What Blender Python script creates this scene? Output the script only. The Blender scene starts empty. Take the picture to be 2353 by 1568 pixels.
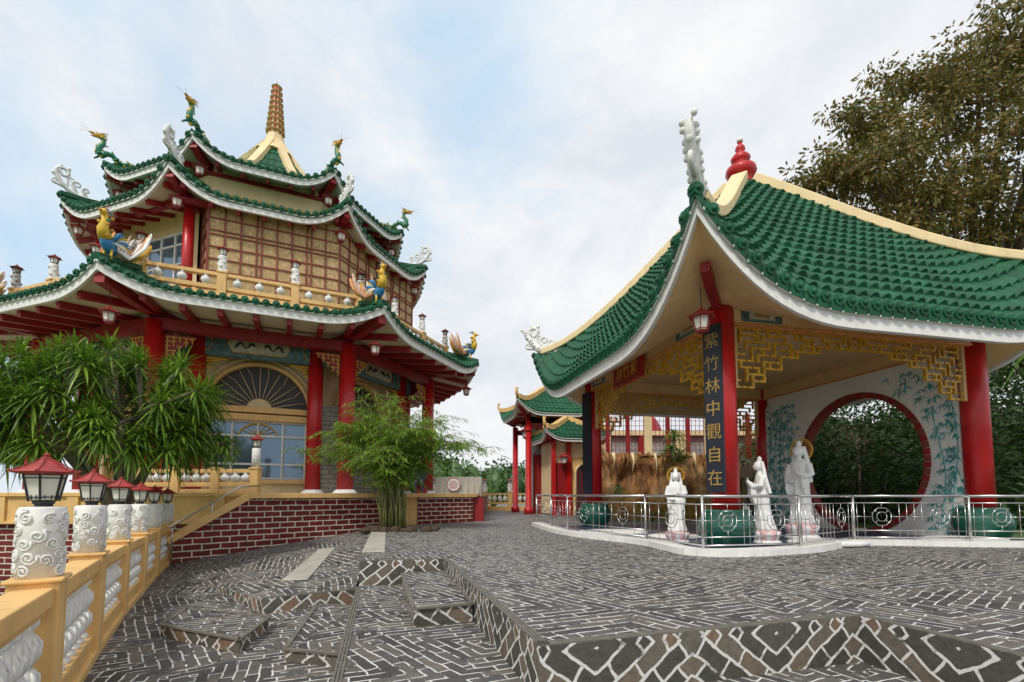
import bpy, math, random
from math import *
from mathutils import Vector, Matrix
import mathutils
random.seed(7)
scene=bpy.context.scene
V=Vector
# ---------------------------------------------------------------- materials
MATS={}
def nt(name):
    m=bpy.data.materials.new(name); m.use_nodes=True
    t=m.node_tree; b=t.nodes["Principled BSDF"]; MATS[name]=m
    return m,t,b
def N(t,typ,**k):
    n=t.nodes.new(typ)
    for a,v in k.items(): setattr(n,a,v)
    return n
def ramp(t,fac,stops):
    r=N(t,"ShaderNodeValToRGB"); e=r.color_ramp.elements
    while len(e)<len(stops): e.new(0.5)
    for i,(p,c) in enumerate(stops):
        e[i].position=p; e[i].color=(c[0],c[1],c[2],1) if not isinstance(c,(int,float)) else (c,c,c,1)
    t.links.new(fac,r.inputs[0]); return r.outputs[0]
def mixc(t,fac,a,b,mode='MIX'):
    n=N(t,"ShaderNodeMix",data_type='RGBA',blend_type=mode)
    for s,v in ((0,fac),(6,a),(7,b)):
        if isinstance(v,(int,float)): n.inputs[s].default_value=v
        elif isinstance(v,tuple): n.inputs[s].default_value=(v[0],v[1],v[2],1)
        else: t.links.new(v,n.inputs[s])
    return n.outputs[2]
def noise(t,vec,scale,detail=4,rough=.6,dist=0):
    n=N(t,"ShaderNodeTexNoise"); n.inputs["Scale"].default_value=scale; n.inputs["Detail"].default_value=detail
    n.inputs["Roughness"].default_value=rough; n.inputs["Distortion"].default_value=dist
    t.links.new(vec,n.inputs["Vector"]); return n.outputs["Fac"]
def mapping(t,vec,sc=(1,1,1),rot=(0,0,0),loc=(0,0,0)):
    n=N(t,"ShaderNodeMapping"); n.inputs["Scale"].default_value=sc; n.inputs["Rotation"].default_value=rot; n.inputs["Location"].default_value=loc
    t.links.new(vec,n.inputs["Vector"]); return n.outputs[0]
def bumpn(t,b,h,strength=.4,dist=.02):
    n=N(t,"ShaderNodeBump"); n.inputs["Strength"].default_value=strength; n.inputs["Distance"].default_value=dist
    t.links.new(h,n.inputs["Height"]); t.links.new(n.outputs[0],b.inputs["Normal"])
def mth(t,op,a,b=None):
    n=N(t,"ShaderNodeMath",operation=op)
    for i,v in enumerate((a,b)):
        if v is None: continue
        if isinstance(v,(int,float)): n.inputs[i].default_value=v
        else: t.links.new(v,n.inputs[i])
    return n.outputs[0]
def mat(name,col,rough=.6,var=.25,scale=2.5,bump=.15,bscale=40,metal=0,dirt=.3,coat=0):
    m,t,b=nt(name)
    tc=N(t,"ShaderNodeTexCoord").outputs["Object"]
    n1=noise(t,tc,scale,5)
    dark=tuple(c*(1-var) for c in col); lite=tuple(min(1,c*(1+var*.5)) for c in col)
    c=ramp(t,n1,[(.3,dark),(.7,lite)])
    if dirt>0:
        n2=noise(t,mapping(t,tc,(5,5,.7)),1.6,6,.7)
        f=ramp(t,n2,[(.50,0.),(.78,dirt)])
        c=mixc(t,f,c,tuple(x*.32+.01 for x in col))
    t.links.new(c,b.inputs["Base Color"])
    b.inputs["Roughness"].default_value=rough; b.inputs["Metallic"].default_value=metal
    if coat: b.inputs["Coat Weight"].default_value=coat
    if bump: bumpn(t,b,noise(t,tc,bscale,3),bump,.01)
    return m
mat('red',(.52,.008,.010),.4,.25,3,.06,20,dirt=.35,coat=.1)
mat('darkred',(.30,.010,.012),.5,.25,3,.1,dirt=.35)
mat('lampred',(.36,.035,.03),.5,.3,8,.15,dirt=.4)
mat('cream',(.80,.50,.19),.65,.15,2.,.15,60,dirt=.38)
mat('palecream',(.82,.64,.36),.7,.12,2.,.15,60,dirt=.30)
mat('ceiling',(.70,.47,.23),.75,.14,1.5,.1,60,dirt=.25)
mat('soffit',(.68,.61,.45),.75,.12,1.5,.1,dirt=.28)
mat('soffitgreen',(.54,.60,.48),.75,.12,1.5,.1,dirt=.25)
mat('white',(.80,.79,.76),.6,.10,3,.2,70,dirt=.42)
mat('whitewall',(.78,.78,.74),.7,.08,1.2,.1,60,dirt=.2)
mat('statuewhite',(.80,.80,.79),.4,.05,3,.05,60,dirt=.08)
mat('pink',(.78,.45,.47),.5,.15,5,.05)
mat('stonetan',(.55,.39,.19),.9,.42,9,.5,90,dirt=.35)
mat('grid',(.24,.05,.035),.7,.2,4,.1)
mat('jar',(.006,.085,.055),.2,.3,3,.03,30,dirt=.15,coat=.4)
mat('boardblue',(.012,.018,.032),.45,.4,4,.05)
mat('dullgold',(.42,.26,.07),.55,.3,9,.1,dirt=.3)
mat('gold',(.66,.36,.025),.45,.25,4,.1,dirt=.2)
mat('yellow',(.74,.46,.03),.5,.2,5,.1)
mat('blue',(.04,.24,.5),.5,.3,7,.1)
mat('orange',(.66,.28,.08),.5,.35,9,.1)
mat('pinkfeather',(.70,.45,.33),.5,.35,9,.1)
mat('dragongreen',(.012,.20,.10),.4,.4,15,.3)
mat('black',(.02,.02,.022),.4,.2,3,.05)
mat('panelglass',(.76,.74,.66),.35,.08,3,0,dirt=.1)
mat('steel',(.55,.55,.54),.25,.1,8,.03,metal=.9,dirt=.1)
mat('nosing',(.16,.15,.125),.6,.3,9,.3,80)
mat('concrete',(.42,.40,.34),.85,.25,2,.3,50)
mat('mural',(.10,.19,.20),.6,.6,6,.1,dirt=.2)
mat('muralcream',(.55,.50,.38),.6,.4,5,.1)
mat('teal',(.12,.46,.46),.7,.45,7,0,dirt=0)
mat('tarp',(.46,.44,.37),.7,.2,2,.5,8)
mat('signwhite',(.75,.75,.73),.5,.05,4,0,dirt=.1)
mat('signred',(.5,.02,.03),.5,.1,4,0,dirt=0)
mat('barkbrown',(.11,.08,.055),.9,.4,6,.8,25)
mat('barkgrey',(.2,.17,.13),.9,.35,8,.7,25)
mat('culm',(.20,.22,.07),.5,.4,6,.2)
mat('soil',(.08,.055,.035),.95,.4,6,.6)
mat('grass',(.07,.15,.025),.9,.5,3,.8,30,dirt=0)
mat('pooltile',(.04,.06,.12),.3,.3,2,.1)
mat('greyWall',(.35,.35,.34),.8,.3,3,.2)
mat('skin',(.36,.2,.13),.6,.1,5,0,dirt=0)
mat('hair',(.015,.012,.01),.5,.1,5,0,dirt=0)
mat('cloth',(.03,.035,.06),.8,.2,5,.1,dirt=0)
mat('water',(.05,.16,.25),.1,.1,1,.1,dirt=0)
def tilemat(name,col):
    m,t,b=nt(name)
    tc=N(t,"ShaderNodeTexCoord").outputs["Object"]
    c=ramp(t,noise(t,tc,1.3,6,.65),[(.3,tuple(x*.6 for x in col)),(.55,col),(.75,tuple(x*1.5+.008 for x in col))])
    f=ramp(t,noise(t,tc,9,5,.7),[(.50,0.),(.74,.65)])
    c=mixc(t,f,c,(.028,.040,.026))
    t.links.new(c,b.inputs["Base Color"]); b.inputs["Roughness"].default_value=.55
    b.inputs["Specular IOR Level"].default_value=.3
    bumpn(t,b,noise(t,tc,35,3),.3,.01)
tilemat('tile',(.008,.098,.045))
m,t,b=nt('glass'); b.inputs["Base Color"].default_value=(.16,.24,.32,1); b.inputs["Roughness"].default_value=.06; b.inputs["Metallic"].default_value=.5
m,t,b=nt('darkglass'); b.inputs["Base Color"].default_value=(.045,.04,.042,1); b.inputs["Roughness"].default_value=.5
def brickmat(name,c1,c2,mortar,bw,rh,ms,bump=.6):
    m,t,b=nt(name)
    uv=N(t,"ShaderNodeTexCoord").outputs["UV"]
    br=N(t,"ShaderNodeTexBrick"); br.inputs["Scale"].default_value=1
    d=N(t,"ShaderNodeTexNoise"); d.inputs["Scale"].default_value=5; t.links.new(uv,d.inputs["Vector"])
    sub=N(t,"ShaderNodeVectorMath",operation='MULTIPLY_ADD'); t.links.new(d.outputs["Color"],sub.inputs[0]); sub.inputs[1].default_value=(.03,.03,0); t.links.new(uv,sub.inputs[2])
    t.links.new(sub.outputs[0],br.inputs["Vector"])
    br.inputs["Color1"].default_value=(*c1,1); br.inputs["Color2"].default_value=(*c2,1); br.inputs["Mortar"].default_value=(*mortar,1)
    br.inputs["Brick Width"].default_value=bw; br.inputs["Row Height"].default_value=rh; br.inputs["Mortar Size"].default_value=ms; br.inputs["Mortar Smooth"].default_value=.1
    n=ramp(t,noise(t,uv,3,5,.7),[(.3,.55),(.7,1.1)])
    c=mixc(t,1.,br.outputs["Color"],n,'MULTIPLY')
    t.links.new(c,b.inputs["Base Color"]); b.inputs["Roughness"].default_value=.7
    bumpn(t,b,mth(t,'SUBTRACT',1.,br.outputs["Fac"]),bump,.01)
brickmat('brick',(.23,.016,.016),(.15,.012,.014),(.80,.74,.60),.40,.15,.015)
brickmat('ashlar',(.33,.30,.24),(.22,.21,.18),(.09,.08,.07),.42,.16,.012)
def paving(name,uvmode=False,S=1.3,bw=.42,rh=.105,ms=.0085,cols=((.050,.047,.045),(.100,.095,.090),(.145,.125,.105)),white=.66,thr=(.40,.50),joint=(.035,.033,.031),dist=.07):
    m,t,b=nt(name)
    tc=N(t,"ShaderNodeTexCoord").outputs["UV" if uvmode else "Object"]
    d=N(t,"ShaderNodeTexNoise"); d.inputs["Scale"].default_value=2.6; d.inputs["Detail"].default_value=3; d.inputs["Roughness"].default_value=.6; t.links.new(tc,d.inputs["Vector"])
    ma=N(t,"ShaderNodeVectorMath",operation='MULTIPLY_ADD'); t.links.new(d.outputs["Color"],ma.inputs[0]); ma.inputs[1].default_value=(dist,dist,0); t.links.new(tc,ma.inputs[2])
    p=mapping(t,ma.outputs[0],(1,1,1),(0,0,0 if uvmode else radians(14)))
    sp=N(t,"ShaderNodeSeparateXYZ"); t.links.new(p,sp.inputs[0])
    u=mth(t,'PINGPONG',sp.outputs[0],S); v=mth(t,'PINGPONG',sp.outputs[1],S*.7)
    s=mth(t,'ADD',mth(t,'MULTIPLY',u,.6),mth(t,'MULTIPLY',v,.8)); dd=mth(t,'SUBTRACT',mth(t,'MULTIPLY',u,.8),mth(t,'MULTIPLY',v,.6))
    ca=N(t,"ShaderNodeCombineXYZ"); t.links.new(dd,ca.inputs[0]); t.links.new(s,ca.inputs[1])
    cb=N(t,"ShaderNodeCombineXYZ"); t.links.new(s,cb.inputs[0]); t.links.new(dd,cb.inputs[1])
    vo=N(t,"ShaderNodeTexVoronoi"); vo.inputs["Scale"].default_value=.9; t.links.new(ma.outputs[0],vo.inputs["Vector"])
    sel=mth(t,'GREATER_THAN',vo.outputs["Color"],.66)
    mx=N(t,"ShaderNodeMix",data_type='VECTOR'); t.links.new(sel,mx.inputs[0]); t.links.new(ca.outputs[0],mx.inputs[4]); t.links.new(cb.outputs[0],mx.inputs[5])
    br=N(t,"ShaderNodeTexBrick"); t.links.new(mx.outputs[1],br.inputs["Vector"])
    br.inputs["Scale"].default_value=1; br.inputs["Brick Width"].default_value=bw; br.inputs["Row Height"].default_value=rh
    br.inputs["Mortar Size"].default_value=ms; br.inputs["Mortar Smooth"].default_value=.15; br.offset=.37
    br.inputs["Color1"].default_value=(0,0,0,1); br.inputs["Color2"].default_value=(1,1,1,1); br.inputs["Mortar"].default_value=(.5,.5,.5,1)
    stone=ramp(t,br.outputs["Color"],[(0,cols[0]),(.6,cols[1]),(1,cols[2])])
    g=ramp(t,noise(t,tc,14,6,.7),[(.25,.6),(.75,1.35)]); stone=mixc(t,1.,stone,g,'MULTIPLY')
    g2=ramp(t,noise(t,tc,.5,4,.6),[(.3,.75),(.7,1.25)]); stone=mixc(t,1.,stone,g2,'MULTIPLY')
    wm=ramp(t,noise(t,tc,5.5,4,.65),[(thr[0],0.),(thr[1],1.)])
    jc=mixc(t,wm,joint,(white,white*.98,white*.94))
    c=mixc(t,br.outputs["Fac"],stone,jc)
    t.links.new(c,b.inputs["Base Color"]); b.inputs["Roughness"].default_value=.62
    h=mth(t,'ADD',mth(t,'MULTIPLY',br.outputs["Fac"],-.6),mth(t,'MULTIPLY',noise(t,tc,22,5,.7),.9))
    bumpn(t,b,h,.55,.02)
paving('paving')
paving('stoneface',True,.8,.27,.14,.012,((.05,.052,.042),(.13,.12,.095),(.22,.13,.08)),.68,(.32,.44),dist=.10)
m,t,b=nt('rock'); tc=N(t,"ShaderNodeTexCoord").outputs["Object"]
c=ramp(t,noise(t,mapping(t,tc,(1,1,.35)),1.8,8,.7),[(.3,(.07,.035,.015)),(.5,(.34,.15,.05)),(.68,(.46,.32,.16))])
t.links.new(c,b.inputs["Base Color"]); b.inputs["Roughness"].default_value=.9; bumpn(t,b,noise(t,tc,5,8),.9,.1)
def leafmat(name,cols,trans=.25):
    m,t,b=nt(name)
    g=N(t,"ShaderNodeNewGeometry"); tc=N(t,"ShaderNodeTexCoord").outputs["Object"]
    f=mth(t,'ADD',mth(t,'MULTIPLY',g.outputs["Random Per Island"],.6),mth(t,'MULTIPLY',noise(t,tc,.9,3),.5))
    c=ramp(t,f,[(.12+.76*i/(len(cols)-1),x) for i,x in enumerate(cols)])
    t.links.new(c,b.inputs["Base Color"]); b.inputs["Roughness"].default_value=.5
    tr=N(t,"ShaderNodeBsdfTranslucent"); t.links.new(c,tr.inputs[0])
    ms=N(t,"ShaderNodeMixShader"); ms.inputs[0].default_value=trans
    t.links.new(b.outputs[0],ms.inputs[1]); t.links.new(tr.outputs[0],ms.inputs[2])
    t.links.new(ms.outputs[0],t.nodes["Material Output"].inputs[0])
leafmat('leafdrac',[(.03,.08,.008),(.10,.21,.015),(.24,.37,.035)])
leafmat('leafbamboo',[(.06,.15,.012),(.17,.31,.025),(.32,.45,.05)],.35)
leafmat('leaftree',[(.035,.055,.008),(.11,.12,.015),(.19,.16,.03),(.29,.15,.03)],.3)
leafmat('leafdark',[(.01,.03,.008),(.03,.07,.012),(.06,.12,.02)])
leafmat('leafyellow',[(.08,.16,.02),(.3,.3,.04),(.5,.35,.04)])
leafmat('leaffar',[(.02,.06,.015),(.05,.12,.025),(.09,.18,.04)],.1)

# ---------------------------------------------------------------- mesh builder
class MB:
    def __init__(s): s.v=[];s.f=[];s.m=[];s.sm=[];s.uv=[]
    def face(s,pts,m,sm=False,uv=None):
        i=len(s.v); s.v+= [tuple(p) for p in pts]; s.f.append(tuple(range(i,i+len(pts)))); s.m.append(m); s.sm.append(sm)
        s.uv.append(uv or [(0,0)]*len(pts))
    def add(s,vs,fs,m,sm=False):
        i=len(s.v); s.v+=[tuple(p) for p in vs]
        for f in fs:
            s.f.append(tuple(i+j for j in f)); s.m.append(m); s.sm.append(sm); s.uv.append([(0,0)]*len(f))
    def box(s,c,size,m,rz=0,R=None):
        R=R or Matrix.Rotation(rz,3,'Z'); hx,hy,hz=[a/2 for a in size]; c=V(c)
        vs=[c+R@V((x*hx,y*hy,z*hz)) for x in(-1,1) for y in(-1,1) for z in(-1,1)]
        s.add(vs,[(0,1,3,2),(4,6,7,5),(0,4,5,1),(2,3,7,6),(0,2,6,4),(1,5,7,3)],m)
    def bar(s,p0,p1,w,h,m):
        s.sweep([p0,p1],w,h,m)
    def sweep(s,pts,w,h,m,sm=False,ws=None):
        pts=[V(p) for p in pts]; vs=[];n=len(pts)
        for i,p in enumerate(pts):
            d=(pts[min(i+1,n-1)]-pts[max(i-1,0)])
            hd=V((d.x,d.y,0))
            if hd.length<1e-5: side=V((1,0,0)); 
            else: side=V((-hd.y,hd.x,0)).normalized()
            up=d.cross(side); up=up.normalized() if up.length>1e-6 else V((0,0,1))
            if up.z<0: up=-up
            k=ws[i] if ws else 1
            for a,b2 in((-1,-1),(1,-1),(1,1),(-1,1)): vs.append(p+side*a*w*k/2+up*b2*h*k/2)
        fs=[(0,1,2,3),tuple(4*(n-1)+j for j in(3,2,1,0))]
        for i in range(n-1):
            for j in range(4): fs.append((4*i+j,4*i+4+j,4*i+4+(j+1)%4,4*i+(j+1)%4))
        s.add(vs,fs,m,sm)
    def tube(s,pts,r,m,n=8,sm=True,sq=1.0):
        pts=[V(p) for p in pts]; k=len(pts); R=r if isinstance(r,(list,tuple)) else [r]*k
        vs=[];ref=None
        for i,p in enumerate(pts):
            d=(pts[min(i+1,k-1)]-pts[max(i-1,0)]).normalized()
            if ref is None:
                ref=V((0,0,1)) if abs(d.z)<.9 else V((1,0,0))
            a=(ref-d*ref.dot(d)); 
            if a.length<1e-4: a=d.orthogonal()
            a.normalize(); ref=a; b2=d.cross(a)
            for j in range(n):
                q=2*pi*j/n; vs.append(p+(a*cos(q)+b2*sin(q)*sq)*R[i])
        fs=[tuple(range(n-1,-1,-1)),tuple(range((k-1)*n,k*n))]
        for i in range(k-1):
            for j in range(n): fs.append((i*n+j,i*n+(j+1)%n,(i+1)*n+(j+1)%n,(i+1)*n+j))
        s.add(vs,fs,m,sm)
    def lathe(s,c,prof,m,n=16,sm=True,rot=0,sx=1,sy=1):
        c=V(c);vs=[];k=len(prof)
        for r,z in prof:
            for j in range(n):
                q=2*pi*j/n+rot; vs.append(c+V((r*sx*cos(q),r*sy*sin(q),z)))
        fs=[tuple(range(n-1,-1,-1)),tuple(range((k-1)*n,k*n))]
        for i in range(k-1):
            for j in range(n): fs.append((i*n+j,i*n+(j+1)%n,(i+1)*n+(j+1)%n,(i+1)*n+j))
        s.add(vs,fs,m,sm)
    def ball(s,c,r,m,n=10,R=None):
        r=r if isinstance(r,(tuple,list)) else (r,r,r); c=V(c); R=R or Matrix.Identity(3)
        k=max(4,n//2+1); vs=[]
        for i in range(k+1):
            a=-pi/2+pi*i/k
            for j in range(n):
                q=2*pi*j/n; vs.append(c+R@V((r[0]*cos(a)*cos(q),r[1]*cos(a)*sin(q),r[2]*sin(a))))
        fs=[]
        for i in range(k):
            for j in range(n): fs.append((i*n+j,i*n+(j+1)%n,(i+1)*n+(j+1)%n,(i+1)*n+j))
        s.add(vs,fs,m,True)
    def prism(s,poly,z0,z1,mt,ms,skip=()):
        zt=(lambda i:z1[i]) if isinstance(z1,(list,tuple)) else (lambda i:z1)
        n=len(poly)
        s.face([(p[0],p[1],zt(i)) for i,p in enumerate(poly)],mt,uv=[(p[0],p[1]) for p in poly])
        L=0
        for i in range(n):
            a=poly[i];b2=poly[(i+1)%n]; l=hypot(b2[0]-a[0],b2[1]-a[1])
            if i not in skip:
                s.face([(a[0],a[1],z0),(b2[0],b2[1],z0),(b2[0],b2[1],zt((i+1)%n)),(a[0],a[1],zt(i))],ms,uv=[(L,z0),(L+l,z0),(L+l,zt((i+1)%n)),(L,zt(i))])
            L+=l
    def wall(s,a,b2,z0,z1,m,z1b=None,z0b=None):
        l=hypot(b2[0]-a[0],b2[1]-a[1]); z1b=z1 if z1b is None else z1b; z0b=z0 if z0b is None else z0b
        s.face([(a[0],a[1],z0),(b2[0],b2[1],z0b),(b2[0],b2[1],z1b),(a[0],a[1],z1)],m,uv=[(0,z0),(l,z0b),(l,z1b),(0,z1)])
    def obj(s,name,parent=None,bevel=0):
        me=bpy.data.meshes.new(name); me.from_pydata(s.v,[],s.f)
        keys=list(dict.fromkeys(s.m)); idx={k:i for i,k in enumerate(keys)}
        for k in keys: me.materials.append(MATS[k])
        me.polygons.foreach_set("material_index",[idx[k] for k in s.m])
        me.polygons.foreach_set("use_smooth",s.sm)
        uvl=me.uv_layers.new(name="UVMap"); fl=[c for f in s.uv for q in f for c in q]
        uvl.data.foreach_set("uv",fl); me.update()
        o=bpy.data.objects.new(name,me); scene.collection.objects.link(o)
        if bevel:
            md=o.modifiers.new("bevel",'BEVEL'); md.width=bevel; md.segments=2; md.limit_method='ANGLE'
            me.validate()
        if parent: attach(o,parent)
        return o
def attach(o,p):
    o.parent=p; o.matrix_parent_inverse=Matrix.Translation(-p.location)
def empty(name,loc=(0,0,0)):
    e=bpy.data.objects.new(name,None); e.location=loc; e.empty_display_size=.3; scene.collection.objects.link(e); return e
def text(s,loc,size,phi,m,parent,name,ext=.004):
    cu=bpy.data.curves.new(name,'FONT'); cu.body=s; cu.size=size; cu.extrude=ext; cu.align_x='CENTER'; cu.align_y='CENTER'
    cu.materials.append(MATS[m]); o=bpy.data.objects.new(name,cu); scene.collection.objects.link(o)
    o.location=loc; o.rotation_euler=(pi/2,0,phi+pi/2); attach(o,parent); return o

# ---------------------------------------------------------------- roofs
class Roof:
    def __init__(s,c,n,base,A,prof,L,cw,pw,pl,r0):
        s.c=V((c[0],c[1],0)); s.n=n; s.base=radians(base); s.A=A; s.prof=prof; s.L=L; s.cw=cw; s.pw=pw; s.pl=pl; s.r0=r0; s.tn=tan(pi/n)
    def g(s,w): return max(0,(min(1,w)-s.cw)/(1-s.cw))**s.pw
    def z(s,u,q):
        r=q/s.A; w=abs(u)/(q*s.tn) if q>0 else 0
        return s.prof(r)+s.L*max(r,0)**s.pl*s.g(w)
    def nv(s,k):
        a=s.base+2*pi*k/s.n; return V((cos(a),sin(a),0)),V((-sin(a),cos(a),0))
    def tiles(s,mb,pitch,rows,amp,step,S=6,knob=True,faces=None,stag=0):
        for k in (faces or range(s.n)):
            nv,tv=s.nv(k); nc=int(ceil(s.A*s.tn/pitch))+1
            us=[i*pitch/S for i in range(-nc*S,nc*S+1)]
            lines=[]
            for i in range(rows):
                lines.append((s.A*(s.r0+(1-s.r0)*i/rows),0,i)); lines.append((s.A*(s.r0+(1-s.r0)*(i+1)/rows)+.015,step,i))
            vs=[];info=[]
            for q,h,ri in lines:
                lim=q*s.tn
                for u in us:
                    uc=max(-lim,min(lim,u)); ci=floor(u/pitch+.5)
                    jit=.012*sin(ci*37.7+ri*53.1)*(1 if h else .3)
                    prf=abs(cos(pi*u/pitch))**.8
                    qq=q+(stag*(prf-.4) if h else 0)
                    vs.append(s.c+nv*qq+tv*uc+V((0,0,s.z(uc,q)+amp*prf+h+jit))); info.append(-1 if u<-lim else(1 if u>lim else 0))
            W=len(us);fs=[]
            for i in range(len(lines)-1):
                for j in range(W-1):
                    a,b2,c2,d=i*W+j,i*W+j+1,(i+1)*W+j+1,(i+1)*W+j
                    if abs(info[a]+info[b2]+info[c2]+info[d])==4: continue
                    fs.append((a,d,c2,b2))
            mb.add(vs,fs,'tile',False)
            last=(len(lines)-1)*W; q=s.A
            vv=[];ff=[]
            for j in range(W):
                p=V(vs[last+j]); vv.append(p); vv.append(V((p.x,p.y,p.z-amp*abs(cos(pi*us[j]/pitch))**.75-step-.07))-nv*.03)
            for j in range(W-1):
                if info[last+j]==0 or info[last+j+1]==0: ff.append((2*j,2*j+1,2*j+3,2*j+2))
            mb.add(vv,ff,'tile')
            if knob:
                for mI in range(-nc,nc+1):
                    u=mI*pitch
                    if abs(u)>s.A*s.tn-.02: continue
                    z=s.z(u,s.A)+step+amp*.2; p=s.c+nv*(s.A-.02)+tv*u+V((0,0,z))
                    mb.tube([p,p+nv*.07],pitch*.40,'tile',8,False)
                    mb.ball(p+nv*.075,(pitch*.2,)*3,'tile',6)
    def hips(s,mb,w,h,m,r1=1.0,taper=1.0):
        for k in range(s.n):
            a=s.base+2*pi*(k+.5)/s.n; d=V((cos(a),sin(a),0)); pts=[];NN=14;ws=[]
            for i in range(NN+1):
                r=s.r0+(r1-s.r0)*i/NN; q=r*s.A
                pts.append(s.c+d*(q/cos(pi/s.n))+V((0,0,s.z(q*s.tn,q)+h*.45))); ws.append(1-(1-taper)*i/NN)
            mb.sweep(pts,w,h,m,ws=ws)
    def fascia(s,mb,fh,m='white',top=.03,inset=.05,th=.09):
        for k in range(s.n):
            nv,tv=s.nv(k); q=s.A-inset; q2=q-th; M=36; vs=[]
            for i in range(M+1):
                w=-1+2*i/M
                zz=s.z(w*s.A*s.tn,s.A)-top
                for qq,dz in((q,0),(q,-fh),(q2,-fh),(q2,0)):
                    vs.append(s.c+nv*qq+tv*(w*qq*s.tn)+V((0,0,zz+dz)))
            fs=[]
            for i in range(M):
                for j in range(4): fs.append((4*i+j,4*i+(j+1)%4,4*i+4+(j+1)%4,4*i+4+j))
            mb.add(vs,fs,m,False)
            vs=[]
            for i in range(M+1):
                w=-1+2*i/M; zz=s.z(w*s.A*s.tn,s.A)-top-.02
                qq=q+.03; vs.append(s.c+nv*qq+tv*(w*qq*s.tn)+V((0,0,zz)))
            mb.tube(vs,.025,m,5)
    def zs(s,w,t,zin,fh):
        ze=s.prof(1)-fh; return zin+(ze-zin)*t+s.L*s.g(w)*t**1.4
    def soffit(s,mb,Aw,zin,fh,m):
        for k in range(s.n):
            nv,tv=s.nv(k); M=28;T=8;vs=[]
            for j in range(T+1):
                q=Aw+(s.A-.1-Aw)*j/T
                for i in range(M+1):
                    w=-1+2*i/M; vs.append(s.c+nv*q+tv*(w*q*s.tn)+V((0,0,s.zs(abs(w),j/T,zin,fh))))
            fs=[(j*(M+1)+i,j*(M+1)+i+1,(j+1)*(M+1)+i+1,(j+1)*(M+1)+i) for j in range(T) for i in range(M)]
            mb.add(vs,fs,m,True)
    def rafters(s,mb,Aw,zin,fh,sp,w,h,m,hw=None):
        for k in range(s.n):
            nv,tv=s.nv(k); M=int(s.A*s.tn/sp)
            for i in range(-M,M+1):
                u=(i+.0)*sp
                if abs(u)>s.A*s.tn-.25: continue
                q0=max(Aw,abs(u)/s.tn); pts=[]
                for j in range(5):
                    q=q0+(s.A-.2-q0)*j/4; t2=(q-Aw)/(s.A-.1-Aw)
                    pts.append(s.c+nv*q+tv*u+V((0,0,s.zs(abs(u)/(q*s.tn),t2,zin,fh)-h*.5)))
                mb.sweep(pts,w,h,m)
            a=s.base+2*pi*(k+.5)/s.n; d=V((cos(a),sin(a),0));pts=[]
            for j in range(7):
                q=Aw+(s.A-.15-Aw)*j/6
                pts.append(s.c+d*(q/cos(pi/s.n))+V((0,0,s.zs(1,(q-Aw)/(s.A-.1-Aw),zin,fh)-h*.8)))
            mb.sweep(pts,(hw or w*1.8),h*1.7,m)
    def corner(s,k,extra=0):
        a=s.base+2*pi*(k+.5)/s.n; d=V((cos(a),sin(a),0)); return s.c+d*(s.A/cos(pi/s.n)+extra)+V((0,0,s.z(s.A*s.tn,s.A))),d

# ---------------------------------------------------------------- ornaments
def P(base,d,x,z,y=0): return base+d*x+V((-d.y,d.x,0))*y+V((0,0,z))
def spiral(cx,cz,r,a0,turns,n=12,inner=.25):
    return [(cx+r*(1-(1-inner)*i/n)*cos(a0+turns*2*pi*i/n),cz+r*(1-(1-inner)*i/n)*sin(a0+turns*2*pi*i/n)) for i in range(n+1)]
def scroll(mb,base,d,s,m='white',depth=1.6):
    def tb(pts,r0,r1):
        n=len(pts); mb.tube([P(base,d,x*s,z*s) for x,z in pts],[ (r0+(r1-r0)*i/(n-1))*s for i in range(n)],m,7)
    main=[(-1.0,.05),(-.6,.06),(-.2,.08),(.15,.2),(.42,.45),(.58,.75)]+spiral(.36,.92,.27,radians(-20),1.1,14)
    tb(main,.11,.055)
    tb([(-.5,.1),(-.35,.3)]+spiral(-.42,.42,.14,radians(-20),1.1),.06,.03)
    tb([(-.15,.1),(.0,.4)]+spiral(-.1,.56,.17,radians(-20),1.1),.07,.03)
    tb([(.2,.25),(.22,.5)]+spiral(.1,.7,.12,radians(0),1.0),.05,.025)
    tb([(.3,.3),(.55,.35)]+spiral(.62,.47,.12,radians(-90),1.0),.06,.025)
    for x,z in((-.75,.12),(-.3,.15),(.5,.95),(.68,.8),(.2,1.15),(.45,1.2)): mb.ball(P(base,d,x*s,z*s),(.08*s,.08*s,.10*s),m,8)
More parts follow.
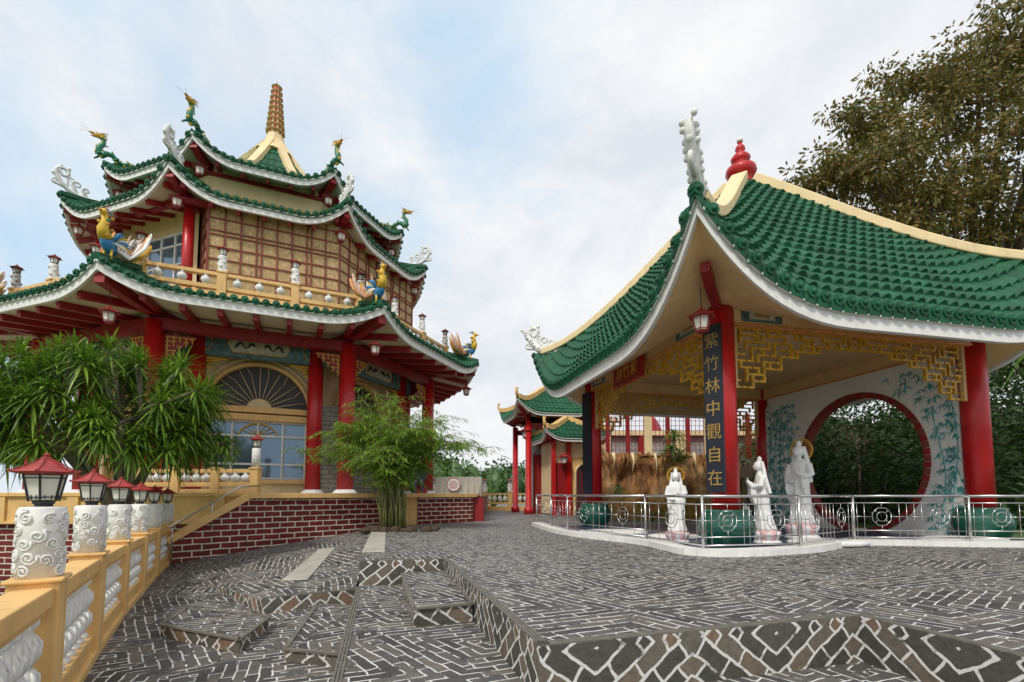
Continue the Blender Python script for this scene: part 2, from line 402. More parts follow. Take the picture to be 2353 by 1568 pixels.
def dragon(mb,base,d,s):
    pts=[(-1.25,.03),(-1.05,.18),(-.8,.22),(-.6,.06),(-.35,.10),(-.15,.32),(.08,.30),(.22,.12),(.38,.22),(.36,.48),(.22,.68),(.2,.88),(.32,.98)]
    rr=[.03,.06,.08,.09,.11,.12,.125,.13,.14,.13,.11,.09,.09]
    mb.tube([P(base,d,x*s,z*s+.04) for x,z in pts],[a*s for a in rr],'dragongreen',9)
    for i in range(1,len(pts)-1):
        x,z=pts[i]; nx,nz=pts[i+1]; dx,dz=nx-x,nz-z; l=hypot(dx,dz); ox,oz=-dz/l,dx/l
        p=P(base,d,(x+ox*rr[i])*s,(z+oz*rr[i])*s+.04); q=P(base,d,(x+ox*(rr[i]+.12))*s,(z+oz*(rr[i]+.12))*s+.04)
        mb.tube([p,q],[.05*s,.005],'yellow',5)
        mb.ball(P(base,d,(x-ox*rr[i]*.5)*s,(z-oz*rr[i]*.5)*s+.04),.09*s,'yellow',6)
    h=(.42,1.02)
    R=Matrix.Rotation(atan2(d.y,d.x),3,'Z')
    mb.ball(P(base,d,h[0]*s,h[1]*s+.04),(.17*s,.11*s,.12*s),'gold',8,R)
    mb.ball(P(base,d,(h[0]+.2)*s,(h[1]+.03)*s+.04),(.15*s,.07*s,.05*s),'gold',8,R)
    mb.ball(P(base,d,(h[0]+.15)*s,(h[1]-.1)*s+.04),(.13*s,.06*s,.035*s),'orange',8,R)
    for y in(-1,1):
        mb.ball(P(base,d,(h[0]+.06)*s,(h[1]+.1)*s+.04,y*.07*s),.035*s,'white',6)
        mb.tube([P(base,d,(h[0]-.05)*s,(h[1]+.08)*s+.04,y*.05*s),P(base,d,(h[0]-.2)*s,(h[1]+.22)*s,y*.09*s),P(base,d,(h[0]-.36)*s,(h[1]+.24)*s,y*.12*s)],[.03*s,.02*s,.004],'black',5)
        for q in range(4):
            mb.tube([P(base,d,(h[0]-.08)*s,(h[1]-.05+q*.03)*s+.04,y*.08*s),P(base,d,(h[0]-.34)*s,(h[1]-.1+q*.1)*s+.04,y*.2*s)],[.035*s,.004],'yellow',5)
        mb.tube([P(base,d,(h[0]+.3)*s,(h[1]+.03)*s+.04,y*.04*s),P(base,d,(h[0]+.5)*s,(h[1]+.15)*s,y*.14*s),P(base,d,(h[0]+.62)*s,(h[1]+.08)*s,y*.2*s)],.006*s,'gold',4)
        for x0 in(.3,-.35):
            mb.tube([P(base,d,x0*s,.25*s,y*.1*s),P(base,d,(x0+.08)*s,.15*s,y*.24*s),P(base,d,(x0+.2)*s,.02*s,y*.22*s)],[.06*s,.045*s,.03*s],'dragongreen',6)
def phoenix(mb,base,d,s):
    R=Matrix.Rotation(atan2(d.y,d.x),3,'Z')@Matrix.Rotation(radians(-35),3,'Y')
    mb.ball(P(base,d,0,.36*s),(.26*s,.14*s,.17*s),'blue',12,R)
    mb.tube([P(base,d,.10*s,.45*s),P(base,d,.20*s,.66*s),P(base,d,.13*s,.86*s),P(base,d,.18*s,1.0*s)],[.14*s,.11*s,.08*s,.06*s],'yellow',10)
    for q in range(12): mb.ball(P(base,d,(.12+.08*sin(q))*s,(.46+.045*q)*s,.085*s*(1 if q%2 else -1)),(.05*s,.04*s,.04*s),'gold' if q%3 else 'dragongreen',6)
    mb.ball(P(base,d,.21*s,1.04*s),(.09*s,.07*s,.08*s),'yellow',10)
    mb.tube([P(base,d,.28*s,1.05*s),P(base,d,.40*s,1.01*s)],[.03*s,.004],'orange',6)
    for q in range(4):
        mb.tube([P(base,d,.18*s,1.09*s),P(base,d,(.10-.05*q)*s,(1.22-.03*q)*s)],[.022*s,.012*s],'blue' if q%2 else 'orange',5)
    for y in(-1,1):
        for q in range(8):
            a=radians(100+q*14)
            p0=P(base,d,.05*s,.42*s,y*.12*s); p1=P(base,d,(.05+.2*cos(a))*s,(.42+.18*sin(a))*s,y*.2*s); p2=P(base,d,(.05+.42*cos(a))*s,(.36+.30*sin(a))*s,y*.26*s)
            mb.tube([p0,p1,p2],[.045*s,.04*s,.012*s],('blue','blue','yellow','white')[q%4],6,sq=.4)
        mb.tube([P(base,d,0,.25*s,y*.08*s),P(base,d,.05*s,0,y*.1*s)],.03*s,'yellow',5)
    for q in range(20):
        y=(q-9.5)*.032; k=.62+.5*random.random(); a=.45+.5*random.random()
        pts=[P(base,d,-.10*s,.30*s,y*.4*s),P(base,d,-.26*s,.16*s,y*s),P(base,d,-.46*s*a,.22*s,y*1.5*s),P(base,d,(-.62*a-.05)*s,.48*s*k,y*1.9*s),P(base,d,(-.72*a-.1)*s,.80*s*k,y*2*s),P(base,d,(-.78*a-.12)*s,.93*s*k,y*2*s)]
        mb.tube(pts,[.04*s,.06*s,.06*s,.06*s,.05*s,.012*s],('orange','pinkfeather','pinkfeather','gold','white')[q%5],6,sq=.45)
        mb.ball(pts[3+q%2],(.03*s,.03*s,.04*s),('blue','yellow')[q%2],6)
def lantern(mb,c,s,hang=0,roofm='lampred',frame='black'):
    c=V(c); n=6
    mb.lathe(c,[(.17*s,0),(.17*s,.05*s),(.22*s,.07*s)],frame,n,False)
    mb.lathe(c,[(.215*s,.08*s),(.31*s,.55*s)],'panelglass',n,False)
    for j in range(n):
        q=2*pi*j/n; d=V((cos(q),sin(q),0))
        mb.bar(c+d*.225*s+V((0,0,.05*s)),c+d*.325*s+V((0,0,.57*s)),.03*s,.03*s,frame)
        d2=V((cos(q+2*pi/n),sin(q+2*pi/n),0))
        for zz,rr in((.13,.24),(.50,.315)):
            mb.bar(c+d*rr*s+V((0,0,zz*s)),c+d2*rr*s+V((0,0,zz*s)),.015*s,.02*s,frame)
        for f in(.3,.7): mb.bar(c+d.lerp(d2,f)*.24*s+V((0,0,.08*s)),c+d.lerp(d2,f)*.25*s+V((0,0,.17*s)),.012*s,.014*s,frame)
    mb.lathe(c,[(.32*s,.56*s),(.50*s,.60*s),(.52*s,.62*s),(.36*s,.69*s),(.21*s,.78*s),(.10*s,.86*s),(.09*s,.90*s),(.05*s,.92*s),(.06*s,.96*s),(.01*s,1.0*s)],roofm,n,False)
    for j in range(n):
        q=2*pi*j/n; mb.ball(c+V((cos(q)*.52*s,sin(q)*.52*s,.64*s)),.03*s,roofm,6)
        mb.bar(c+V((cos(q)*.5*s,sin(q)*.5*s,.625*s)),c+V((cos(q)*.12*s,sin(q)*.12*s,.86*s)),.02*s,.02*s,roofm)
    if hang: mb.tube([c+V((0,0,s)),c+V((0,0,s+hang))],.010,'black',5)
def carvedcyl(mb,c,r,h,seed,m='white'):
    rs=random.Random(seed)
    c=V(c)
    mb.lathe(c,[(r*.98,0),(r*.98,h*.985),(r*.93,h),(r*.5,h+.004)],m,32)
    placed=[]
    for i in range(400):
        th=rs.uniform(0,2*pi); zc=rs.uniform(.1,.9)*h; R0=h*rs.uniform(.075,.12)
        if any(hypot(((th-a+pi)%(2*pi)-pi)*r,zc-b2)<(R0+c2)*.92 for a,b2,c2 in placed): continue
        placed.append((th,zc,R0)); sg=rs.choice((-1,1)); ph=rs.uniform(0,6); pts=[]
        for j in range(15):
            t2=j/14; ro=R0*(1-.85*t2); a=sg*(t2*3.4*pi)+ph
            q=th+ro*cos(a)/r; z=max(.008,min(h-.008,zc+ro*sin(a))); pts.append(c+V((cos(q)*(r+.001),sin(q)*(r+.001),z)))
        mb.tube(pts,[R0*.20]*13+[R0*.22,R0*.2],m,6)
        a=ph; pts=[c+V((cos(th+(R0*(1+.5*k))*cos(a+k*.7*sg)/r)*r,sin(th+(R0*(1+.5*k))*cos(a+k*.7*sg)/r)*r,max(.008,min(h-.008,zc+R0*(1+.5*k)*sin(a+k*.7*sg))))) for k in(0,.5,1)]
        mb.tube(pts,[R0*.2,R0*.15,R0*.06],m,5)
def baluster(mb,c,h,m='white',r=.09):
    c=V(c)
    mb.lathe(c,[(r*.9,0),(r*.9,h*.06),(r*.45,h*.12),(r*.8,h*.2),(r*1.0,h*.32),(r*.8,h*.44),(r*.4,h*.5),(r*.8,h*.56),(r*1.0,h*.68),(r*.75,h*.8),(r*.45,h*.88),(r*.9,h*.94),(r*.9,h)],m,12)
    for j in range(7):
        q=2*pi*j/7; d=V((cos(q),sin(q),0))
        for z0 in(.14,.5):
            mb.tube([c+d*r*.5+V((0,0,h*z0)),c+d*r*.98+V((0,0,h*(z0+.12))),c+d*r*1.02+V((0,0,h*(z0+.24))),c+d*r*.6+V((0,0,h*(z0+.34)))],[r*.12,r*.2,r*.2,r*.06],m,5)
def lattice(mb,p0,p1,ztop,dfn,m='gold',cell=.15,th=.035,dep=.05):
    p0=V((p0[0],p0[1],0));p1=V((p1[0],p1[1],0)); L=(p1-p0).length; t=(p1-p0)/L; n=int(L/cell); cl=L/n; a=atan2(t.y,t.x)
    def rows(i):
        if i<0 or i>=n: return 0
        return max(1,int(round(dfn((i+.5)/n)/cell)))
    def vb(i,j):
        c=p0+t*(i*cl); mb.box((c.x,c.y,ztop-(j+.5)*cell),(th,dep,cell+th),m,a)
    def hb(i,j):
        c=p0+t*((i+.5)*cl); mb.box((c.x,c.y,ztop-j*cell),(cl-th,dep*.9,th),m,a)
    for i in range(n+1):
        ra,rb=rows(i-1),rows(i); ii=min(i,n-i)
        for j in range(max(ra,rb)):
            if j>=min(ra,rb) or (ii*5+j*3)%4 in(0,): vb(i,j)
            elif (ii+2*j)%5==1: vb(i,j)
    for i in range(n):
        ii=min(i,n-1-i)
        for j in range(rows(i)+1):
            if j==0 or j==rows(i) or (ii*3+j*2)%5 in(0,1,3): hb(i,j)
def leafquad(mb,p,d,side,L,w,m,droop=.15,seg=1):
    if seg==1:
        mid=p+d*L*.5+V((0,0,-droop*L*.25)); tip=p+d*L+V((0,0,-droop*L))
        mb.face([p,mid-side*w*.5,tip,mid+side*w*.5],m)
    else:
        vs=[];
        for i in range(seg+1):
            t=i/seg; c=p+d*L*t+V((0,0,-droop*L*t*t*1.6)); ww=w*(.5 if i==0 else (0.03 if i==seg else 1))*.5
            vs+= [c-side*ww,c+side*ww]
        mb.add(vs,[(2*i,2*i+1,2*i+3,2*i+2) for i in range(seg)],m)
def rdir():
    z=random.uniform(-1,1);a=random.uniform(0,2*pi);r=sqrt(1-z*z); return V((r*cos(a),r*sin(a),z))

# ================================================================ GROUND
mb=MB(); mb.face([(-900,-60,-3.5),(900,-60,-3.5),(900,1500,-3.5),(-900,1500,-3.5)],'grass'); mb.obj("ground")
plaza=[(-2.36,7.57),(-1.087,7.83),(.19,3.37),(2.96,4.2),(3.25,3.15),(4.2,-1.5),(45,-1.5),(45,60),(-1.5,60),(-1.5,18.6),(-3.2,16.8),(-4.2,15.3),(-2.95,10.1)]
mb=MB(); mb.prism(plaza,-.9,0,'paving','stoneface')
mb.obj("plaza_pavement")
mb=MB()
L1=[(-2.38,7.5),(-1.35,3.7),(-.2,-1.5),(5,-1.5),(5,5),(0,8.5),(-2.0,8.5)]
mb.prism(L1,-.9,-.38,'paving','stoneface')
L2=[(-8.6,11.9),(-7.35,9.9),(-6.4,8.3),(-5.45,6.7),(-4.4,5.05),(-3.3,3.4),(-1.2,0),(0,-1.5),(2,-1.5),(0,9),(-3,16),(-8,16)]
mb.prism(L2,-3.4,-.62,'paving','cream')
mb.obj("lower_pavement")
sv=[(-2.38,7.45,-.41),(-2.95,10.1,-.012),(-4.2,15.4,-.005),(-8.3,11.8,-.6),(-5.6,9.0,-.615),(-3.45,6.8,-.41),(-3.9,10.4,-.22)]
tris=[(0,1,6),(1,2,6),(2,3,6),(3,4,6),(4,5,6),(5,0,6)]
mb=MB()
for a,b2,c2 in tris: mb.face([sv[a],sv[b2],sv[c2]],'paving')
mb.wall((sv[5][0],sv[5][1]),(sv[0][0],sv[0][1]),-.64,-.41,'stoneface'); mb.wall((sv[4][0],sv[4][1]),(sv[5][0],sv[5][1]),-.64,-.615,'stoneface',-.41)
mb.obj("sloping_pavement")
def zramp(x,y):
    for a,b2,c2 in tris:
        A,B,C=[V(sv[i]) for i in(a,b2,c2)]
        d=(B.y-C.y)*(A.x-C.x)+(C.x-B.x)*(A.y-C.y)
        l1=((B.y-C.y)*(x-C.x)+(C.x-B.x)*(y-C.y))/d; l2=((C.y-A.y)*(x-C.x)+(A.x-C.x)*(y-C.y))/d; l3=1-l1-l2
        if min(l1,l2,l3)>-.02: return l1*A.z+l2*B.z+l3*C.z
    return -.2
st=empty("stone_steps",(-2,6,-.5))
def stepblock(nm,poly,z0,z1):
    mb=MB(); mb.prism(poly,z0,z1,'paving','stoneface')
    for i in range(len(poly)):
        a=V((*poly[i],z1));b2=V((*poly[(i+1)%len(poly)],z1)); mb.bar(a+V((0,0,.004)),b2+V((0,0,.004)),.05,.02,'nosing')
    mb.obj(nm,st)
stepblock("step_1",[(-1.70,7.58),(-1.05,5.26),(-.44,5.5),(-1.05,7.75)],-.4,-.19)
stepblock("step_2",[(-2.72,6.85),(-2.25,4.91),(-1.62,4.75),(-2.16,6.75)],-.64,-.5)
stepblock("step_3",[(-4.3,6.5),(-4.08,5.74),(-2.84,5.16),(-3.0,6.1)],-.64,-.48)
mb=MB()
e=[(-2.36,7.57),(-1.087,7.83),(.19,3.37),(2.96,4.2),(3.25,3.15),(4.2,-1.5)]
for i in range(len(e)-1):
    a=V((*e[i],.003)); b2=V((*e[i+1],.003)); n2=V((-(b2-a).y,(b2-a).x,0)).normalized()
    for k in range(3): mb.bar(a+n2*(.012+.028*k),b2+n2*(.012+.028*k),.02,.014,'nosing')
for e2,zz in(([(-2.38,7.5),(-1.35,3.7),(-.2,-1.5)],-.377),([(-3.45,6.8),(-2.38,7.45)],-.405)):
    for i in range(len(e2)-1):
        a=V((*e2[i],zz)); b2=V((*e2[i+1],zz)); n2=V((-(b2-a).y,(b2-a).x,0)).normalized()
        for k in range(3): mb.bar(a+n2*(.012+.028*k),b2+n2*(.012+.028*k),.02,.014,'nosing')
mb.obj("step_nosing",st)
mb=MB()
mb.face([(x,y,zramp(x,y)+.02) for x,y in((-3.72,7.9),(-3.3,7.9),(-4.05,11.2),(-4.42,11.2))],'concrete')
mb.face([(-2.67,8.67,.005),(-2.27,8.7,.005),(-3.6,13.9,.005),(-4.0,13.9,.005)],'concrete')
mb.obj("pavement_marking_strips")

# ================================================================ FOREGROUND BALUSTRADE
PP=[(-2.2,1.75),(-3.28,3.4),(-4.37,5.05),(-5.41,6.7),(-6.36,8.3),(-7.3,9.9),(-8.24,11.6)]
bal=empty("terrace_balustrade",(-5,6,-.6))
mb=MB(); mc=MB(); mw=MB()
for i,(x,y) in enumerate(PP):
    zt=.46-.025*i; nx=PP[min(i+1,6)];pv=PP[max(i-1,0)]; a=atan2(nx[1]-pv[1],nx[0]-pv[0])
    mb.box((x,y,(zt-.62)/2),(.27,.27,zt+.62),'cream',a)
    mb.box((x,y,zt+.012),(.31,.31,.03),'cream',a)
    carvedcyl(mc,(x,y,zt+.027),.128,.48,i)
    le=empty("post_lantern",(x,y,zt+.52)); ml=MB(); ml.lathe((x,y,zt+.505),[(.05,0),(.05,.03)],'black',10); lantern(ml,(x,y,zt+.53),.36); ml.obj("lantern_body",le)
    if i<6:
        x2,y2=PP[i+1]; d=V((x2-x,y2-y,0)); L=d.length; d.normalize(); z2=zt-.025
        a0=V((x,y,0))+d*.135; b0=V((x2,y2,0))-d*.135
        mb.sweep([a0+V((0,0,zt-.10)),b0+V((0,0,z2-.10))],.22,.13,'cream')
        mb.sweep([a0+V((0,0,zt-.19)),b0+V((0,0,z2-.19))],.15,.06,'cream')
        mb.sweep([a0+V((0,0,-.46)),b0+V((0,0,-.46))],.18,.16,'cream')
        mb.sweep([a0+V((0,0,-.59)),b0+V((0,0,-.59))],.26,.10,'cream')
        nb=8
        for j in range(nb):
            t2=(j+.5)/nb; p=a0.lerp(b0,t2); zb=-.38; hh=(zt-.22)+(z2-zt)*t2-zb
            baluster(mw,(p.x,p.y,zb),hh,'white',.075)
mb.obj("rail_posts",bal,.012); mc.obj("carved_post_tops",bal); mw.obj("balusters",bal)

# ================================================================ TERRACE / BRICK WALL
ter=empty("brick_terrace",(-6,14,0))
mb=MB()
mb.prism([(-6.8,12.65),(-4.2,15.38),(-3.2,16.88),(-1.58,18.65),(-1.58,36),(-26,36),(-26,12.8),(-6.9,12.8)],-2,1.0,'concrete','cream')
mb.obj("terrace_floor",ter)
mb=MB()
w0,w1,wm=(-7.95,11.45),(-4.2,15.3),(-6.8,12.56)
mb.wall(wm,w1,-.7,.93,'brick',.93,-.1); mb.wall(w0,wm,-.8,-.1,'brick',.93,-.7)
mb.wall((-4.2,15.3),(-4.0,15.95),-.1,.93,'brick')
mb.wall((-3.25,16.75),(-1.5,18.58),-.1,.93,'brick'); mb.wall((-1.5,18.58),(-1.5,30),-.1,.93,'brick')
mb.wall((-26,12.74),(-6.85,12.74),-3.4,.28,'brick')
mb.obj("brick_wall_faces",ter)
mb=MB()
mb.sweep([(-6.84,12.5,1.0),(-4.13,15.36,1.0),(-3.3,16.8,1.0)],.36,.14,'cream'); mb.sweep([(-3.3,16.8,1.0),(-1.5,18.66,1.0),(-1.45,30,1.0)],.3,.14,'cream')
mb.sweep([(-8.05,11.36,-.06),(-6.8,12.54,1.0)],.3,.16,'cream')
mb.box((-16.4,12.70,.66),(19.1,.12,.74),'cream'); mb.box((-16.4,12.68,1.03),(19.1,.24,.1),'cream'); mb.box((-16.4,12.68,.30),(19.1,.2,.07),'cream')
for i in range(10): mb.box((-7.6-i*1.9,12.66,.66),(.3,.16,.7),'cream')
for i in range(6):
    mb.box((-7.75+.19*i-.25,11.6+.19*i+.55,-.5+.12*i+i*.06),(.45,1.0,.34+.0*i),'concrete',radians(46))
mb.obj("coping_and_steps",ter,.01)
mb=MB(); mb.tube([(-8.0,11.2,.2),(-6.9,12.35,1.25),(-6.6,12.7,1.25)],.022,'steel')
for k in(.1,.6): mb.tube([(-8.0+1.1*k,11.2+1.15*k,-.4+k),(-8.0+1.1*k,11.2+1.15*k,.2+1.05*k)],.018,'steel')
mb.obj("handrail",ter)
tb=empty("cream_balustrade",(-8.5,13.2,1)); mb=MB(); mw=MB()
def balus(mb,mw,a,b2,z0,h,npost,lamps=False,sw=.2,nb=3,pot=True,lantH=.5):
    a=V((*a,0));b2=V((*b2,0)); d=(b2-a); L=d.length; d.normalize(); an=atan2(d.y,d.x)
    for i in range(npost):
        p=a+d*L*i/(npost-1)
        mb.box((p.x,p.y,z0+h*.5),(sw,sw,h*1.02),'cream',an); mb.box((p.x,p.y,z0+h*1.03),(sw*1.2,sw*1.2,.05),'cream',an)
        if lamps:
            mw.lathe((p.x,p.y,z0+h*1.06),[(sw*.5,0),(sw*.5,lantH*.05),(sw*.46,lantH*.1),(sw*.5,lantH*.5),(sw*.46,lantH*.9),(sw*.5,lantH)],'white',12)
            for q in range(8): mw.ball((p.x+sw*.48*cos(q*2.4),p.y+sw*.48*sin(q*2.4),z0+h*1.06+lantH*(.1+.1*q)),(.05,.05,.05),'white',6)
            lantern(mw,(p.x,p.y,z0+h*1.06+lantH),.36,roofm='lampred')
        if i<npost-1:
            q=a+d*L*(i+1)/(npost-1); s1=p+d*sw*.5; s2=q-d*sw*.5
            for zz,hh,ww in((h*.93,.1,sw*.8),(h*.42,.12,sw*.6),(h*.12,.24*h,sw*.7)): mb.bar(s1+V((0,0,z0+zz)),s2+V((0,0,z0+zz)),ww,hh,'cream')
            for j in range(nb):
                r=s1.lerp(s2,(j+.5)/nb)
                mw.lathe((r.x,r.y,z0+h*.5),[(.05,0),(.11,h*.08),(.14,h*.18),(.11,h*.26),(.06,h*.3),(.09,h*.36)],'white',10)
balus(mb,mw,(-10.2,13.2),(-7.0,13.2),1.0,.72,4,False,.22); lantern(mw,(-7.0,13.2,2.3),.38); mw.lathe((-7,13.2,1.78),[(.11,0),(.11,.5),(.08,.52)],'white',12)
mb.obj("rails",tb,.01); mw.obj("ornaments",tb)
tb=empty("cream_balustrade",(-1,30,0)); mb=MB(); mw=MB()
balus(mb,mw,(-5,31),(1.5,31),.0,1.15,5,True,.28,4); mb.obj("rails",tb); mw.obj("ornaments",tb)

# ================================================================ TEMPLE
TC=(-11.15,21.65); RB=-65.
tp=empty("chinese_temple",(TC[0],TC[1],1.0))
def on(k,ap,s,z=0):
    a=radians(RB+45*k); return V((TC[0]+ap*cos(a)-s*sin(a),TC[1]+ap*sin(a)+s*cos(a),z))
def vtx(k,R,z=0):
    a=radians(RB+45*k+22.5); return V((TC[0]+R*cos(a),TC[1]+R*sin(a),z))
T8=tan(pi/8)
low=Roof(TC,8,RB,8.87,lambda r:6.55+(1-r)*8.87*.33,.58,.45,2.2,1,.84)
mid=Roof(TC,8,RB,6.6,lambda r:10.72+(1-r)*6.6*.5,.88,.35,2.2,4,.7)
top=Roof(TC,8,RB,5.59,lambda r:12.66+max(0,1-r)*3.45+max(0,(.36-r)/.36)**1.15*1.75,.72,.35,2.2,4,.05)
mb=MB()
low.tiles(mb,.27,4,.06,.03); mid.tiles(mb,.27,5,.06,.03); top.tiles(mb,.27,15,.05,.04)
mb.obj("roof_tiles",tp)
mb=MB()
low.fascia(mb,.26); mid.fascia(mb,.24); top.fascia(mb,.22)
top.hips(mb,.34,.2,'palecream',.40); mid.hips(mb,.22,.14,'tile'); low.hips(mb,.25,.14,'tile')
mb.obj("fascia_and_ridges",tp)
mb=MB(); low.soffit(mb,5.0,6.75,.26,'soffit'); mid.soffit(mb,4.9,11.1,.24,'soffit'); top.soffit(mb,4.2,13.0,.22,'soffitgreen')
mb.obj("soffits",tp)
mb=MB(); low.rafters(mb,5.2,6.75,.26,.9,.15,.2,'darkred'); mid.rafters(mb,5.0,11.1,.24,.78,.13,.17,'darkred'); top.rafters(mb,4.3,13.0,.22,.78,.13,.17,'darkred')
for k in range(8):
    mb.sweep([vtx(k-1,7.3,6.2),vtx(k,7.3,6.2)],.3,.34,'darkred')
    mb.sweep([vtx(k-1,6.3,10.75),vtx(k,6.3,10.75)],.2,.18,'darkred')
mb.obj("rafters",tp)
mb=MB(); Aw=5.2
mcol=MB()
for k in range(8):
    p=vtx(k,7.3)
    mcol.lathe((p.x,p.y,1.0),[(.42,0),(.42,.08),(.36,.14),(.30,.2)],'white',18)
    mcol.lathe((p.x,p.y,1.2),[(.27,0),(.27,5.1)],'red',20)
for k in(-1,0,1,2):
    for s in(-1.8,1.8):
        p=on(k,5.9,s); mcol.lathe((p.x,p.y,1.0),[(.40,0),(.40,.08),(.34,.14),(.28,.2)],'white',18); mcol.lathe((p.x,p.y,1.2),[(.26,0),(.26,5.1)],'red',20)
mcol.obj("columns",tp)
def archwall(mb,k,ap,hw,z0,z1,r,zs,zb,mw,ml):
    Q=lambda s,z,a=ap:on(k,a,s,z)
    def rect(s0,s1,a,b2,m): mb.face([Q(s0,a),Q(s1,a),Q(s1,b2),Q(s0,b2)],m,uv=[(s0,a),(s1,a),(s1,b2),(s0,b2)])
    rect(-hw,-r,z0,zs,ml);rect(r,hw,z0,zs,ml);rect(-r,r,z0,zb,ml)
    rect(-hw,-r,zs,z1,mw);rect(r,hw,zs,z1,mw)
    n=20
    for i in range(n):
        a,b2=pi*i/n,pi*(i+1)/n
        p,q=(r*cos(a),zs+r*sin(a)),(r*cos(b2),zs+r*sin(b2))
        mb.face([Q(p[0],p[1]),Q(q[0],q[1]),Q(q[0],z1),Q(p[0],z1)],mw)
        mb.face([Q(p[0],p[1]),Q(q[0],q[1]),Q(q[0],q[1],ap-.3),Q(p[0],p[1],ap-.3)],'cream')
    for s in(-r,r): mb.face([Q(s,zb),Q(s,zs),Q(s,zs,ap-.3),Q(s,zb,ap-.3)],'cream')
hw=Aw*T8
for k in range(8):
    if k in(0,7,1): archwall(mb,k,Aw,hw,1.0,6.9,1.6,4.0,1.55,'palecream','ashlar' if k==1 else 'palecream')
    else:
        a,b2=on(k,Aw,-hw),on(k,Aw,hw); mb.wall((a.x,a.y),(b2.x,b2.y),1.0,4.2,'ashlar'); mb.wall((a.x,a.y),(b2.x,b2.y),4.2,6.9,'palecream')
a,b2=on(0,6.0,1.9),on(0,6.0,3.0); mb.wall((a.x,a.y),(b2.x,b2.y),1.0,4.2,'ashlar')
a,b2=on(1,6.0,-2.2),on(1,6.0,-.2); mb.wall((a.x,a.y),(b2.x,b2.y),1.0,3.6,'ashlar')
mb.obj("ground_storey_walls",tp)
mb=MB(); mg=MB()
for k in(0,7,1):
    Q=lambda s,z,a=Aw-.22:on(k,a,s,z)
    mg.face([Q(-1.6,1.55),Q(1.6,1.55),Q(1.6,3.75),Q(-1.6,3.75)],'glass')
    mg.face([Q(1.6*cos(pi*i/20),4.0+1.6*sin(pi*i/20),Aw-.24) for i in range(21)],'darkglass')
    arc=[Q(1.66*cos(pi*i/24),4.0+1.66*sin(pi*i/24),Aw+.03) for i in range(25)]
    mb.tube(arc,.09,'cream',6,False); mb.tube([Q(1.84*cos(pi*i/24),4.0+1.84*sin(pi*i/24),Aw+.02) for i in range(25)],.05,'palecream',6)
    for s in(-1.66,1.66): mb.bar(Q(s,1.5,Aw+.03),Q(s,4.0,Aw+.03),.16,.14,'cream')
    mb.bar(Q(-1.9,4.0,Aw+.03),Q(1.9,4.0,Aw+.03),.2,.2,'cream'); mb.bar(Q(-1.6,3.74,Aw),Q(1.6,3.74,Aw),.16,.22,'cream'); mb.bar(Q(-1.8,1.48,Aw+.05),Q(1.8,1.48,Aw+.05),.24,.12,'cream')
    for i in range(1,14):
        a=pi*i/14; r1=1.55 if i%2 else 1.25
        mb.tube([Q(.42*cos(a),4.05+.42*sin(a),Aw-.15),Q(r1*cos(a),4.05+r1*sin(a),Aw-.15)],.014,'palecream',5)
        if i%2==0:
            mb.tube([Q(1.25*cos(a),4.05+1.25*sin(a),Aw-.15),Q(1.55*cos(a+.07),4.05+1.55*sin(a+.07),Aw-.15)],.012,'palecream',5)
    mg.face([Q(.42*cos(pi*i/16),4.02+.42*sin(pi*i/16),Aw-.14) for i in range(17)],'palecream')
    for s in(-1.55,-.8,0,.8,1.55): mb.bar(Q(s,1.55,Aw-.15),Q(s,3.65,Aw-.15),.06,.09,'white')
    for z in(1.6,2.1,3.1,3.6): mb.bar(Q(-1.6,z,Aw-.15),Q(1.6,z,Aw-.15),.05,.07,'white')
    for i in range(1,8):
        a=pi*i/8; mb.tube([Q(0,3.12,Aw-.12),Q(.55*cos(a),3.12+.4*sin(a),Aw-.12)],.012,'yellow',4)
    mb.tube([Q(.6*cos(pi*i/12),3.12+.42*sin(pi*i/12),Aw-.12) for i in range(13)],.025,'yellow',5)
mb.obj("window_frames",tp); mg.obj("window_glass",tp)
mb=MB()
for k in range(8):
    for ap,z0,z1,hwf in((5.95,5.55,6.5,2.35),):
        Q=lambda s,z,a=ap:on(k,a,s,z)
        mb.box(Q(0,6.05),(.14,2*hwf,.86),'mural',radians(RB+45*k))
        for s,wd,m in((0,1.9,'muralcream'),(-1.75,.8,'blue'),(1.75,.8,'blue')):
            z=6.05
            pts=[(s-wd/2,z),(s-wd/2+.15,z+.27),(s+wd/2-.15,z+.27),(s+wd/2,z),(s+wd/2-.15,z-.27),(s-wd/2+.15,z-.27)]
            mb.face([Q(x,y,ap+.09) for x,y in pts],m if m!='blue' else 'mural')
            ring=[Q(x,y,ap+.095) for x,y in pts]; mb.tube(ring+[ring[0]],.018,'gold',4)
        for sg in(-1,1):
            mb.tube([Q(sg*(.15+.06*i),6.02+.09*sin(i*1.1),ap+.11) for i in range(11)],[.03+.015*sin(i) for i in range(11)],'black',5)
            for j in range(4):
                mb.tube([Q(sg*(1.55-.05*j),5.55-.12*j,ap)]+[Q(sg*(1.55-.2*i),5.52-.1*j*(1-i/4),ap) for i in range(4-j)],.035,'gold',5)
    for side in(0,1):
        p=vtx(k-1+side,7.3,5.95); q=vtx(k-side,7.3,5.95); d=(q-p).normalized()
        for i in range(5):
            for j in range(5-i):
                if (i+j)%2==0 or j==0 or i==0:
                    c=p+d*(.33+.16*i)-V((0,0,.1+.14*j)); mb.box(c,(.14,.06,.035),'gold',atan2(d.y,d.x)); mb.box(c+V((0,0,-.07)),(.035,.06,.14),'gold',atan2(d.y,d.x))
        q2=p+d*.27; mb.face([q2+V((0,0,-.02)),q2+d*.85+V((0,0,-.02)),q2-V((0,0,.75))],'darkred')
mb.obj("painted_frieze",tp)
mb=MB(); mb.prism([tuple(vtx(k,8.25)[:2]) for k in range(8)],6.85,7.08,'concrete','cream'); mb.obj("balcony_floor",tp)
